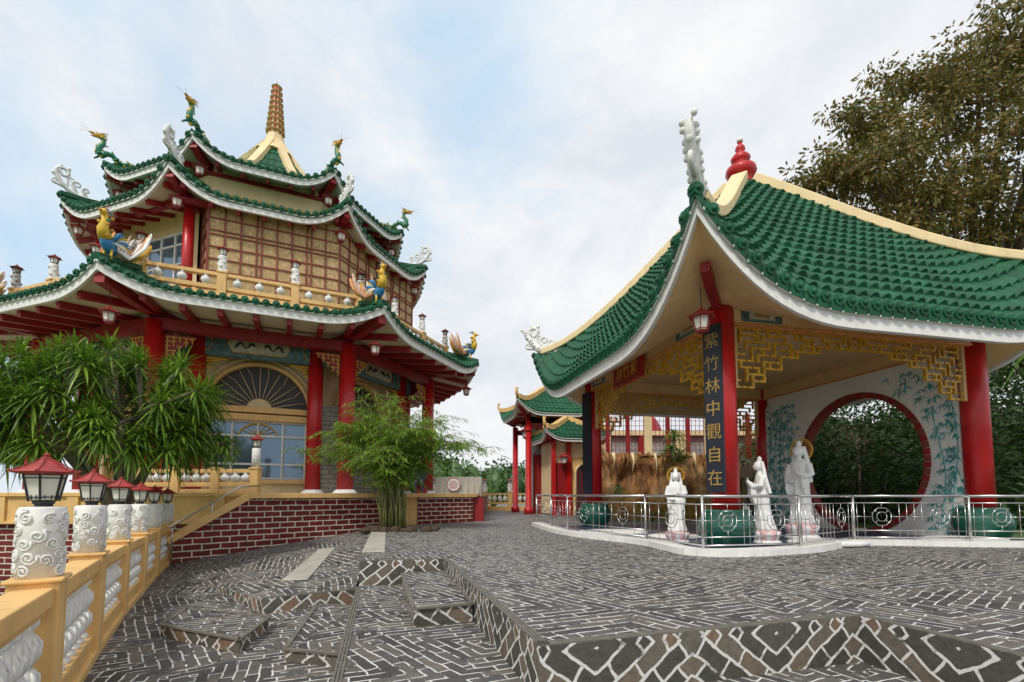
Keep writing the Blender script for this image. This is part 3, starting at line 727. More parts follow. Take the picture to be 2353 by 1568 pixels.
mb=MB();mw=MB()
for k in range(8):
    a=vtx(k-1,8.05);b2=vtx(k,8.05); balus(mb,mw,(a.x,a.y),(b2.x,b2.y),7.02,.80,4,True,.24,3,lantH=.5)
mb.obj("balcony_balustrade",tp); mw.obj("balcony_posts",tp)
mb=MB(); A2=6.0; h2=A2*T8
def gridwall(p,q,z0,z1,nx,nz):
    p=V(p);q=V(q);d=(q-p);L=d.length;d.normalize(); n=V((d.y,-d.x,0))
    mb.wall((p.x,p.y),(q.x,q.y),z0,z1,'stonetan')
    xs=[0];i=0
    pat=[.50,.50,.50,.16]
    while xs[-1]<L-.25: xs.append(xs[-1]+pat[i%4]); i+=1
    xs=[x*L/xs[-1] for x in xs]
    for x in xs: c=p+d*x+n*.02; mb.box((c.x,c.y,(z0+z1)/2),(.045,.05,z1-z0),'grid',atan2(d.y,d.x))
    zz=z0;i=0;pz=[.42,.42,.42,.14]
    while zz<z1:
        c=(p+q)/2+n*.018; mb.box((c.x,c.y,zz),(L,.045,.042),'grid',atan2(d.y,d.x)); zz+=pz[i%4];i+=1
gridwall(on(0,A2,-1.64),on(0,A2,h2),7.05,11.0,1,1)
gridwall(on(0,5.0,-1.95),on(0,A2,-1.64),7.05,11.0,1,1)
for k in(1,2,3,4): gridwall(on(k,A2,-h2),on(k,A2,h2),7.05,11.0,1,1)
for k in(5,6,7):
    h5=5.0*T8; a,b2=on(k,5.0,-h5),on(k,5.0,h5); mb.wall((a.x,a.y),(b2.x,b2.y),7.05,11.2,'palecream')
    c=on(k,5.02,0,8.9); mb.box(c,(.06,3.5,2.6),'glass',radians(RB+45*k))
    for i in range(6): mb.box(on(k,5.07,-1.75+.7*i,8.9),(.06,.07,2.6),'white',radians(RB+45*k))
    for z in(7.7,8.4,9.1,9.8,10.2): mb.box(on(k,5.075,0,z),(.05,3.5,.06),'white',radians(RB+45*k))
for k in(7,6,5):
    p=vtx(k,5.95); mb.lathe((p.x,p.y,7.05),[(.17,0),(.17,3.9)],'red',16)
mb.obj("second_storey_walls",tp)
mb=MB(); mb.prism([tuple(vtx(k,4.95)[:2]) for k in range(8)],11.0,13.3,'palecream','palecream')
for k in range(8):
    mb.bar(vtx(k-1,5.0,12.6),vtx(k,5.0,12.6),.1,.12,'darkred'); mb.bar(vtx(k-1,5.0,11.9),vtx(k,5.0,11.9),.08,.06,'gold')
mb.obj("third_storey_walls",tp)
mb=MB(); c=(TC[0],TC[1],0)
mb.lathe(c,[(.95,16.75),(.62,17.15),(.44,17.5),(.36,17.8),(.35,17.85)],'palecream',8,False,radians(22.5))
z=17.8
for i in range(9):
    k=1-.055*i; h=.282
    mb.lathe(c,[(.31*k,z),(.31*k,z+h*.66)],'palecream',8,False)
    for j in range(8):
        q=2*pi*j/8+pi/8; mb.box((c[0]+.292*k*cos(q),c[1]+.292*k*sin(q),z+h*.32),(.02,.09,.13),'red',q)
    mb.lathe(c,[(.32*k,z+h*.70),(.43*k,z+h*.74),(.45*k,z+h*.79),(.33*k,z+h*.9),(.29*k,z+h)],'palecream',8,False)
    mb.lathe(c,[(.30*k,z+h*.66),(.40*k,z+h*.70),(.36*k,z+h*.73)],'stonetan',8,False)
    z+=h
mb.lathe(c,[(.12,z),(.05,z+.06),(.07,z+.1),(.02,z+.15),(.01,z+.25)],'darkred',8)
mb.obj("pagoda_spire",tp)
mb=MB()
for k in range(8):
    p,d=top.corner(k,-.15); dragon(mb,p+V((0,0,.10)),d,.78)
    p,d=mid.corner(k,-.35); scroll(mb,p+V((0,0,.10)),d,.8)
    p,d=low.corner(k,-.40); phoenix(mb,p+V((0,0,.12)),d,1.15)
mb.obj("roof_ornaments",tp)
mb=MB()
for k in range(8):
    for rf,s,dz in((top,.5,.95),(mid,.5,1.0),(low,.5,1.25)):
        p,d=rf.corner(k,-.55); lantern(mb,p-V((0,0,dz+s*.6)),s,dz*.5,frame='darkred')
mb.obj("hanging_lanterns",tp)

# ================================================================ GARDEN PAVILION
PC=(6.66,13.45); pv=empty("garden_pavilion",(PC[0],PC[1],0))
pr=Roof(PC,4,-77,4.9,lambda r:10.13-5.85*max(r,0)**1.08,1.68,.33,2.5,4,.05)
mb=MB(); pr.tiles(mb,.27,21,.095,.085,8,stag=.06); mb.obj("roof_tiles",pv)
mb=MB(); pr.fascia(mb,.27,'white',.05,.07,.1); mb.obj("white_fascia",pv)
mb=MB(); pr.hips(mb,.42,.26,'palecream',.95,.75); mb.obj("roof_ridges",pv,.03)
mb=MB(); pr.soffit(mb,3.2,4.75,.27,'ceiling'); mb.prism([(PC[0]+4.6*cos(radians(-77+45+90*k)),PC[1]+4.6*sin(radians(-77+45+90*k))) for k in range(4)],4.76,4.8,'ceiling','ceiling'); mb.obj("soffit",pv)
NN_=V((4.18,9.5,0)); RR=V((10.61,10.98,0)); LL=V((2.70,15.93,0)); FF=V((9.13,17.4,0))
mb=MB()
for p in(NN_,RR,LL,FF): mb.lathe((p.x,p.y,.7),[(.26,0),(.26,4.35)],'red',28)
mb.obj("columns",pv)
mb=MB()
for p in(NN_,RR,LL,FF): mb.lathe((p.x,p.y,0),[(.38,0),(.40,.04),(.50,.18),(.545,.38),(.52,.55),(.44,.66),(.46,.70),(.44,.74),(.27,.745)],'jar',32)
mb.obj("green_column_bases",pv)
mb=MB()
for a,b2 in((NN_,RR),(NN_,LL),(LL,FF),(RR,FF)):
    mb.bar(a+V((0,0,4.62)),b2+V((0,0,4.62)),.3,.36,'ceiling'); mb.bar(a+V((0,0,4.43)),b2+V((0,0,4.43)),.34,.05,'orange')
mb.obj("beams",pv,.01)
mb=MB()
def dfn(t):
    x=min(t,1-t)*6.6
    return 1.2 if x<.45 else (1.05 if x<.75 else(.75 if x<1.2 else(.6 if x<1.6 else(.45 if x<2.3 else .3))))
for a,b2 in((NN_,RR),(NN_,LL),(LL,FF)):
    d=(b2-a).normalized(); lattice(mb,(a+d*.3)[:2],(b2-d*.3)[:2],4.4,dfn,'gold',.135,.042,.07)
    for p in(a+d*.3,b2-d*.3): mb.box((p.x,p.y,3.78),(.08,.09,1.25),'ceiling',atan2(d.y,d.x))
mb.obj("gold_fretwork",pv)
mb=MB(); d=(FF-RR); L=d.length; d.normalize(); nrm=V((d.y,-d.x,0)) 
if nrm.x>0: nrm=-nrm
sc=L*.44; zc=1.93; r=1.85
def W(s,z,o=0): return RR+d*s+nrm*o+V((0,0,z))
n=48
for off in(0.12,-.12):
    for i in range(n):
        a,b2=2*pi*i/n,2*pi*(i+1)/n
        def edge(q):
            cx,cz=cos(q),sin(q); ts=[]
            if cx>1e-6: ts.append((L-.2-sc)/cx)
            if cx<-1e-6: ts.append((.2-sc)/cx)
            if cz>1e-6: ts.append((4.42-zc)/cz)
            if cz<-1e-6: ts.append((0-zc)/cz)
            t2=min(ts); return sc+t2*cx,zc+t2*cz
        p,q=edge(a),edge(b2)
        mb.face([W(sc+r*cos(a),zc+r*sin(a),off),W(*p,off),W(*q,off),W(sc+r*cos(b2),zc+r*sin(b2),off)],'whitewall')
for i in range(n):
    a,b2=2*pi*i/n,2*pi*(i+1)/n
    mb.face([W(sc+r*cos(a),zc+r*sin(a),.12),W(sc+r*cos(b2),zc+r*sin(b2),.12),W(sc+r*cos(b2),zc+r*sin(b2),-.12),W(sc+r*cos(a),zc+r*sin(a),-.12)],'grid')
for s0,s1,z0,z1 in((.2,1.0,3.6,4.43),(L-1.2,L-.2,3.6,4.43)):
    mb.face([W(s0,z0,.05),W(s1,z0,.05),W(s1,z1,.05),W(s0,z1,.05)],'whitewall')
mb.obj("moon_gate_wall",pv)
mb=MB()
for i in range(72):
    a=2*pi*i/72; c=W(sc+(r+.07)*cos(a),zc+(r+.07)*sin(a),.13)
    if c.z<.03: continue
    R=Matrix.Rotation(atan2(d.y,d.x),3,'Z')@Matrix.Rotation(-a,3,'Y'); mb.box(c,(.15,.05,.152),'darkred' if i%2 else 'grid',R=R)
mb.obj("brick_ring",pv)
mb=MB()
for s0,hh in((.40,4.0),(.70,3.3),(L-.4,4.2),(L-.65,3.9),(L-.95,4.1),(L-1.3,3.9),(1.5,4.2)):
    x=s0; pts=[]
    for j in range(11):
        z=.2+hh*j/11; xx=s0+.10*sin(j*.6+s0*3); dd=hypot(xx-sc,z-zc)
        if dd<r+.25: pts=[];continue
        pts.append(W(xx,z,.125))
        if len(pts)>1: mb.tube(pts[-2:],.016,'teal',4)
        for q in range(6):
            sg=random.choice((-1,1)); lx=random.uniform(.05,.5)*sg; lz=random.uniform(-.15,.35); cx,cz=xx+lx,z+lz
            if hypot(cx-sc,cz-zc)<r+.32 or not .28<cx<L-.28 or cz>4.25 : continue
            for w in range(5):
                a=-pi/2+random.uniform(-1.1,1.1); l=random.uniform(.13,.26); ca,sa=cos(a),sin(a)
                mb.face([W(cx,cz,.126),W(cx+l*.4*ca-.016*sa,cz+l*.4*sa+.016*ca,.126),W(cx+l*ca,cz+l*sa,.126),W(cx+l*.4*ca+.016*sa,cz+l*.4*sa-.016*ca,.126)],'teal')
mb.obj("painted_bamboo",pv)
mb=MB(); mb.lathe((PC[0],PC[1],9.95),[(.36,0),(.30,.12),(.22,.2),(.34,.26),(.42,.4),(.40,.52),(.24,.62),(.14,.66),(.24,.74),(.27,.84),(.20,.94),(.10,.99),(.10,1.05),(.14,1.12),(.12,1.2),(.06,1.26),(.05,1.36)],'red',24)
mb.lathe((PC[0],PC[1],11.3),[(.08,0),(.09,.06),(.06,.14),(.01,.17)],'white',16); mb.obj("gourd_finial",pv)
mb=MB()
for k in range(4):
    p,dd=pr.corner(k,-.35); scroll(mb,p+V((0,0,.02)),dd,.92)
    cl=[(-.15,.05),(.10,.24),(.36,.5),(.58,.76),(.74,1.0)]
    mb.tube([P(p,dd,x,z2) for x,z2 in cl],[.12,.12,.11,.10,.07],'white',8)
    for i in range(20):
        t2=i/19*(len(cl)-1); a=int(min(t2,len(cl)-2)); f=t2-a; x=cl[a][0]*(1-f)+cl[a+1][0]*f; z2=cl[a][1]*(1-f)+cl[a+1][1]*f
        mb.ball(P(p,dd,x+.05*sin(i*2.1),z2+.03,.10*(1 if i%2 else -1)),(.055,.055,.06),'white',8)
mb.obj("carved_corner_scrolls",pv)
mb=MB(); fa=radians(-146); fn=V((cos(fa),sin(fa),0)); bc=NN_+fn*.285
mb.box((bc.x,bc.y,2.72),(.05,.38,3.30),'boardblue',fa); 
b3=LL+fn*.29; mb.box((b3.x,b3.y,2.72),(.05,.38,3.30),'boardblue',fa)
mb.obj("couplet_boards",pv)
for i,ch in enumerate("紫竹林中觀自在"):
    p=bc+fn*.032; text(ch,(p.x,p.y,4.03-i*.45),.33,fa,'dullgold',pv,"board_character")
mb=MB(); dl=(LL-NN_).normalized(); ln=V((-dl.y,dl.x,0)) 
if ln.x>0: ln=-ln
c=NN_.lerp(LL,.54)+ln*.25; la=atan2(ln.y,ln.x)
mb.box((c.x,c.y,4.35),(.06,1.7,.62),'red',la); mb.box((c.x+ln.x*.01,c.y+ln.y*.01,4.35),(.06,1.55,.5),'darkred',la); mb.obj("name_board",pv)
p=c+ln*.045; text("林竹紫",(p.x,p.y,4.35),.42,la,'gold',pv,"name_board_text")
mb=MB(); lantern(mb,(3.55,8.85,4.05),.5,.5,frame='darkred'); mb.obj("hanging_lantern",pv)
mb=MB()
for p in(NN_,RR,LL):
    q=V((PC[0],PC[1],0)); dd=(p-q).normalized()
    mb.sweep([p+V((0,0,4.72)),p+dd*.8+V((0,0,4.84)),p+dd*1.5+V((0,0,5.02))],.16,.2,'darkred')
    mb.box((p+V((0,0,4.98))),(.46,.46,.3),'darkred',radians(13)); mb.box((p+V((0,0,4.80))),(.6,.6,.05),'ceiling',radians(13))
    for o2 in(V((.974,.225,0)),V((-.225,.974,0))):
        o3=o2 if (q-p).dot(o2)>0 else -o2
        s3=V((o3.y,-o3.x,0)); s3=s3 if (p-q).dot(s3)>0 else -s3
        c=p+o3*.85+s3*.16+V((0,0,4.63)); a=atan2(o3.y,o3.x)
        mb.box(c,(.95,.02,.28),'mural',a); mb.box(c+s3*.004,(.6,.02,.18),'muralcream',a); mb.box(c+s3*.008,(.35,.02,.08),'dullgold',a)
mb.obj("column_capitals",pv)

# ================================================================ POOL RIM + RAILING
path=[(.82,16.2),(1.44,12.6),(2.77,10.1),(3.25,8.3),(5.16,8.73),(7.02,10.0),(9.17,9.75),(11.6,9.6),(14.5,10.4)]
pool=empty("lotus_pool",(5,11,0)); mb=MB()
mb.face([(x,y,.015) for x,y in path+[(14.5,11.0),(11,11),(9.6,17),(2.2,16.2)]],'pooltile')
mb.face([(9.6,9.95,.03),(15,10.2,.03),(15,10.75,.03),(9.8,10.5,.03)],'grass'); mb.face([(11.2,10.9,.03),(30,12,.03),(30,30,.03),(10,30,.03),(9.5,17.6,.03)],'grass')
def smoothpath(p,k=6):
    out=[]
    for i in range(len(p)-1):
        a=V((*p[max(i-1,0)],0));b2=V((*p[i],0));c2=V((*p[i+1],0));d2=V((*p[min(i+2,len(p)-1)],0))
        for j in range(k):
            t=j/k; out.append(.5*((2*b2)+(-a+c2)*t+(2*a-5*b2+4*c2-d2)*t*t+(-a+3*b2-3*c2+d2)*t**3))
    out.append(V((*p[-1],0))); return out
mb.sweep([v+V((0,0,.05)) for v in smoothpath(path)],.34,.12,'white')
for cx,cy,rx in((2.6,12.5,.9),(3.7,11.2,.6),(6.4,9.9,.8),(9.6,10.4,.9)):
    mb.lathe((cx,cy,.02),[(1,0),(.97,.08),(.8,.1)],'white',18,sx=rx,sy=rx*.6)
mb.obj("white_pool_rim",pool)
rl=empty("steel_railing",(5,9,0)); mb=MB()
rp=[(.82,16.2),(1.15,14.3),(1.44,12.6),(2.77,10.1),(3.25,8.3),(5.16,8.73),(7.02,10.0),(9.17,9.75),(11.6,9.6),(14.5,10.4)]
for i,(x,y) in enumerate(rp):
    mb.tube([(x,y,0),(x,y,1.02)],.026,'steel',10)
    if i==len(rp)-1: break
    a=V((x,y,0));b2=V((*rp[i+1],0)); d=(b2-a);L=d.length;d.normalize()
    Z=lambda z:V((0,0,z))
    mb.tube([a+Z(1.0),b2+Z(1.0)],.026,'steel',10)
    for z in(.86,.30): mb.tube([a+Z(z),b2+Z(z)],.010,'steel',8)
    mb.tube([a+Z(.16),b2+Z(.16)],.014,'steel',8)
    nm=max(1,round(L/1.3))
    for j in range(nm):
        c=a+d*(L*(j+.5)/nm)+Z(.58)
        for rr in(.19,.10):
            ring=[c+d*rr*cos(pi/8+2*pi*q/8)+Z(rr*sin(pi/8+2*pi*q/8)) for q in range(9)]; mb.tube(ring,.0075,'steel',6)
        for q in range(4):
            an=pi/4+q*pi/2; mb.tube([c+d*.10*cos(an)+Z(.10*sin(an)),c+d*.19*cos(an)+Z(.19*sin(an))],.006,'steel',5)
        half=L/nm/2
        for sgn in(-1,1):
            mb.tube([c+d*sgn*.19,c+d*sgn*half*.98],.007,'steel',5)
            for q in range(2):
                xx=sgn*(.26+(half-.26)*(q+.5)/2); mb.tube([c+d*xx+Z(-.42),c+d*xx+Z(.28)],.0065,'steel',5)
        for zz in(-.28,.28): mb.tube([c+Z(.18*(1 if zz>0 else -1)),c+Z(zz)],.0065,'steel',5)
mb.obj("railing_tubes",rl)

# ================================================================ STATUES
def statue(name,loc,H,face,pose,halo):
    e=empty(name,loc); mb=MB(); x0,y0,z0=loc
    F=V((cos(face),sin(face),0)); S=V((-sin(face),cos(face),0))
    hb=.16*H; s=(H-hb)/1.75
    base=MB(); base.lathe((x0,y0,z0),[(.32*s,0),(.36*s,.04),(.30*s,.08*H*.6)],'statuewhite',20)
    for j in range(14):
        a=2*pi*j/14; c=V((x0+.27*s*cos(a),y0+.27*s*sin(a),z0+hb*.6)); R=Matrix.Rotation(a,3,'Z')@Matrix.Rotation(radians(25),3,'Y'); base.ball(c,(.05*s,.085*s,.13*s),'pink' if j%2 else 'statuewhite',8,R)
    base.lathe((x0,y0,z0),[(.22*s,hb*.3),(.28*s,hb*.95),(.24*s,hb)],'pink',18); base.obj("lotus_base",e)
    def pt(f,sd,z): return V((x0,y0,z0+hb))+F*f*s+S*sd*s+V((0,0,z*s))
    lean=.05 if pose=='pray' else 0
    rings=[(0,.25,.22,0),(.05,.26,.23,0),(.25,.215,.185,0),(.5,.19,.165,.01),(.75,.185,.15,.01),(.9,.19,.15,.01),(1.0,.165,.125,.0),(1.1,.175,.13,0),(1.25,.20,.13,0),(1.34,.195,.11,0),(1.40,.11,.085,0),(1.43,.06,.06,.01),(1.47,.055,.06,.02),(1.50,.085,.095,.03),(1.56,.105,.115,.03),(1.62,.105,.11,.025),(1.68,.085,.09,.015),(1.71,.05,.055,.0),(1.74,.055,.055,-.01),(1.79,.05,.05,-.01),(1.83,.01,.01,-.01)]
    n=48;vs=[]
    for z,rs,rf,of in rings:
        fold=.07 if z<.95 else(.03 if z<1.3 else 0)
        for j in range(n):
            a=2*pi*j/n; k=1+fold*sin(a*9+z*3)+fold*.6*sin(a*5-z*6)
            vs.append(pt(of+rf*k*cos(a)+lean*z,rs*k*sin(a),z))
    fs=[tuple(range(n-1,-1,-1))]+[(i*n+j,i*n+(j+1)%n,(i+1)*n+(j+1)%n,(i+1)*n+j) for i in range(len(rings)-1) for j in range(n)]+[tuple(range((len(rings)-1)*n,len(rings)*n))]
    mb.add(vs,fs,'statuewhite',True)
    L=lean*1.3
    for sg in(-1,1):
        if pose=='pray': arm=[pt(L,.19*sg,1.30),pt(.06+L,.23*sg,1.1),pt(.2+L,.15*sg,1.06),pt(.30+L,.03*sg,1.2)]
        elif sg>0: arm=[pt(0,.19*sg,1.30),pt(.02,.25*sg,1.08),pt(.14,.18*sg,1.02),pt(.22,.06*sg,1.12)]
        else: arm=[pt(0,.19*sg,1.30),pt(.02,.25*sg,1.06),pt(.14,.17*sg,.92),pt(.22,.05*sg,.92)]
        mb.tube(arm,[.075*s,.075*s,.085*s,.04*s],'statuewhite',12)
        e2=arm[2]; mb.tube([e2,e2-V((0,0,.18*s)),e2-V((0,0,.42*s))-F*.04*s],[.08*s,.085*s,.03*s],'statuewhite',10,sq=.5)
        h=arm[3]; up=V((0,0,1)) if pose=='pray' or sg>0 else F
        mb.ball(h,(.03*s,.03*s,.045*s),'statuewhite',8)
        for q in range(4): mb.tube([h+S*(q-1.5)*.016*s,h+up*.07*s+S*(q-1.5)*.018*s,h+up*(.11-.008*abs(q-1.5))*s+F*.01*s],[.010*s,.009*s,.005*s],'statuewhite',6)
        mb.tube([h,h-S*sg*.04*s+up*.04*s],[.011*s,.007*s],'statuewhite',6)
    mb.tube([pt(.125+lean*1.58,0,1.60),pt(.155+lean*1.56,0,1.555),pt(.13+lean*1.55,0,1.54)],[.010*s,.016*s,.01*s],'statuewhite',6)
    for sg in(-1,1):
        mb.ball(pt(.128+lean*1.6,.04*sg,1.585),(.015*s,.018*s,.008*s),'statuewhite',8); mb.ball(pt(.03+lean*1.58,.108*sg,1.56),(.02*s,.012*s,.04*s),'statuewhite',8)
        mb.tube([pt(-.02+L,.09*sg,1.69),pt(-.05+L,.12*sg,1.5),pt(-.06+L,.15*sg,1.3),pt(-.1,.18*sg,.9)],[.04*s,.045*s,.055*s,.04*s],'statuewhite',8)
    mb.ball(pt(.135+lean*1.5,0,1.515),(.008*s,.02*s,.007*s),'statuewhite',8)
    o=mb.obj("figure",e); md=o.modifiers.new("r",'REMESH'); md.mode='VOXEL'; md.voxel_size=.009*max(s,.9); md.use_smooth_shade=True
    if halo:
        hm=MB(); c=pt(-.10+L,0,1.62); 
        for rr,w in((.24,.014),(.20,.006)): 
            ring=[c+S*rr*s*cos(2*pi*q/28)+V((0,0,rr*s*sin(2*pi*q/28))) for q in range(29)]; hm.tube(ring,w*s,'gold',6)
        for q in range(14): a=2*pi*q/14; hm.tube([c+S*.1*s*cos(a)+V((0,0,.1*s*sin(a))),c+S*.24*s*cos(a)+V((0,0,.24*s*sin(a)))],.005*s,'gold',5)
        hm.obj("halo",e)
    return e
statue("guanyin_statue",(3.42,10.1,.03),1.5,radians(-110),'hold',True)
statue("praying_statue",(5.15,9.9,.03),1.72,radians(165),'pray',False)
statue("guanyin_statue",(6.55,11.0,.03),2.15,radians(-150),'hold',True)

# ================================================================ GATEHOUSE (far)
gh=empty("gatehouse",(2,27,0)); mb=MB(); mg=MB()
r1=Roof((2.0,27.5),4,-77,2.3,lambda r:7.1-1.75*max(r,0)**1.1,.7,.35,2.3,4,.05)
r2=Roof((2.9,25.2),4,-77,1.75,lambda r:4.95-1.15*max(r,0)**1.05,.45,.35,2.3,4,.05)
for r_ in(r1,r2):
    r_.tiles(mb,.25,9,.07,.04,4,knob=False); r_.fascia(mg,.16); r_.hips(mg,.26,.24,'cream',.98)
r1.soffit(mg,1.5,5.2,.16,'soffit'); r2.soffit(mg,1.1,3.8,.16,'soffit'); r1.rafters(mg,1.5,5.2,.16,.5,.1,.12,'darkred'); r2.rafters(mg,1.1,3.8,.16,.4,.08,.1,'darkred')
for rf,s in((r1,.5),(r2,.35)):
    for k in range(4): p,d=rf.corner(k,-.2); mg.tube([p,P(p,d,.25,.2),P(p,d,.3,.5),P(p,d,.12,.5)],[.1,.09,.06,.04],'cream',6)
mg.tube([(2.0,27.5,7.0),(2.0,27.5,7.4)],[.14,.04],'cream',8)
a13=radians(13)
def gp(cx,cy,x,y): return V((cx+x*cos(a13)-y*sin(a13),cy+x*sin(a13)+y*cos(a13),0))
for sx in(-1.5,1.5):
    for sy in(-1.5,1.5): p=gp(2,27.5,sx,sy); mg.lathe((p.x,p.y,0),[(.25,0),(.25,.3),(.16,.35),(.16,5.0)],'red',14)
for sy in(-1.5,1.5): mg.bar(gp(2,27.5,-1.5,sy)+V((0,0,4.7)),gp(2,27.5,1.5,sy)+V((0,0,4.7)),.14,.3,'darkred')
mg.box((2.2,27.7,2.4),(2.3,2.3,4.8),'greyWall',a13)
for i in range(6): p=gp(2,27.5,-1.0+i*.4,-1.02); mg.box((p.x,p.y,1.7),(.07,.07,3.4),'darkred',a13)
p=gp(2,27.5,0,-.98); mg.box((p.x,p.y,1.6),(2.2,.05,3.2),'darkred',a13)
p=gp(2,27.5,-.1,-1.05); mg.tube([p+V((.5*cos(q),0,4.0+.5*sin(q))) for q in [2*pi*i/20 for i in range(21)]],.06,'darkred',5)
for sx in(-1.15,-.35,1.15): p=gp(2.9,25.2,sx,-1.15); mg.box((p.x,p.y,1.9),(.2,.2,3.8),'red',a13)
mg.box((2.95,25.35,1.9),(2.3,2.2,3.7),'palecream',a13)
p=gp(2.9,25.2,-.75,-1.02); mg.box((p.x,p.y,1.3),(.75,.08,2.6),'darkred',a13)
p=gp(2.9,25.2,.45,-1.02); mg.box((p.x,p.y,1.45),(1.15,.1,2.9),'cream',a13)
ar=[gp(2.9,25.2,.45+.42*cos(q),-1.1)+V((0,0,2.1+.42*sin(q))) for q in [pi*i/12 for i in range(13)]]
bl=gp(2.9,25.2,.03,-1.1);br_=gp(2.9,25.2,.87,-1.1)
mg.face([br_]+ar+[bl],'darkglass'); mg.tube([bl]+list(reversed(ar))+[br_],.05,'palecream',6)
for i in range(4): p=gp(2.9,25.2,.15+.2*i,-1.12); mg.box((p.x,p.y,1.1),(.04,.03,2.2),'darkred',a13)
p=gp(2.9,25.2,1.9,-1.5); mg.box((p.x,p.y,1.4),(1.1,.6,1.2),'cream',a13); mg.box((p.x,p.y-.33,1.45),(.6,.05,.7),'glass',a13)
mg.box((p.x,p.y,2.05),(1.3,.8,.12),'cream',a13)
q0=gp(2.9,25.2,1.3,-1.85);q1=gp(2.9,25.2,2.6,-1.85); mg.wall((q0.x,q0.y),(q1.x,q1.y),0,.85,'brick')
lantern(mg,(.75,25.8,4.0),.7,.6,frame='darkred')
lantern(mg,(2.55,23.6,2.5),.6,.6,frame='darkred')
mb.obj("roof_tiles",gh); mg.obj("building_body",gh)

rk=MB()
nx,nz=70,22
vs=[]
for j in range(nz+1):
    for i in range(nx+1):
        x=3.3+6.6*i/nx; z=2.75*j/nz; nn=mathutils.noise.fractal(V((x*.9,z*.7,3)),.8,2,5)
        vs.append((x,20.6+.35*nn+.1*z,z+.12*mathutils.noise.noise(V((x*2,z,9)))))
rk.add(vs,[(j*(nx+1)+i,j*(nx+1)+i+1,(j+1)*(nx+1)+i+1,(j+1)*(nx+1)+i) for j in range(nz) for i in range(nx)],'rock',True)
rk.face([(3.3,20.8,2.7),(9.9,20.8,2.7),(9.9,24,2.8),(3.3,24,2.8)],'soil')
for i in range(22):
    x=3.5+.28*i+random.uniform(-.1,.1); l=random.uniform(.15,.8); rk.tube([(x,20.42,2.78),(x+.05,20.34,2.72-.4*l),(x+.1*sin(i),20.34,2.7-l)],[random.uniform(.05,.12),.05,.015],'rock' if i%3 else 'palecream',5)
rk.obj("rockery_wall")
mb=MB(); 
for i in range(12):
    x=3.4+.9*i; mb.box((x,21.6,3.65),(.16 if i%3 else .34,.16,2.0 if i%3 else 2.3),'palecream' if i%3==0 else 'darkred')
for i in range(56): mb.box((3.4+.18*i,21.62,3.65),(.018,.018,1.8),'darkred')
for i in range(9): mb.box((8.3,21.63,2.8+.22*i),(10,.018,.02),'darkred')
mb.obj("lattice_fence")
mb=MB(); mb.box((9,26,2.6),(10,.3,3.2),'greyWall'); mb.box((9,25.8,4.3),(10.2,.5,.25),'palecream'); 
for i in range(5): mb.box((5+2*i,25.75,2.7),(.5,.3,3.2),'darkred' if i%2 else 'palecream')
mb.lathe((8.2,28,4.4),[(1.0,0),(.55,.35),(.3,.9),(.05,1.2)],'darkred',4)
mb.obj("boundary_wall")

cb=empty("covered_box",(-2.1,19.5,.9)); mb=MB()
mb.box((-2.1,19.5,1.35),(1.8,1.0,.75),'tarp'); mb.box((-2.1,19.5,1.0),(1.6,.9,.2),'darkred')
for i in range(8): x=-2.9+.23*i; mb.tube([(x,18.98,1.02),(x+.03,18.99,1.4),(x,19.0,1.68)],[.03,.02,.01],'tarp',5)
mb.obj("tarpaulin_cover",cb,.04)
mb=MB(); mb.box((-1.35,19.0,.45),(.5,.5,.9),'darkred'); mb.obj("red_stand",cb)
ss=empty("silence_sign",(-2.28,18.9,1.45)); mb=MB(); c=V((-2.28,18.9,1.42))
ring=[c+V((.25*cos(2*pi*i/28),0,.25*sin(2*pi*i/28))) for i in range(29)]
mb.face(ring[:-1],'signwhite'); mb.tube(ring,.012,'signred',5); 
for z,w in((.13,.2),(.09,.28),(-.07,.34),(-.11,.3),(-.15,.24)): mb.box((c.x,c.y-.005,c.z+z),(w,.004,.014),'signred')
mb.obj("sign_disc",ss); text("SILENCE",(c.x,c.y-.012,c.z+.01),.105,radians(-90),'signred',ss,"sign_text",.002)

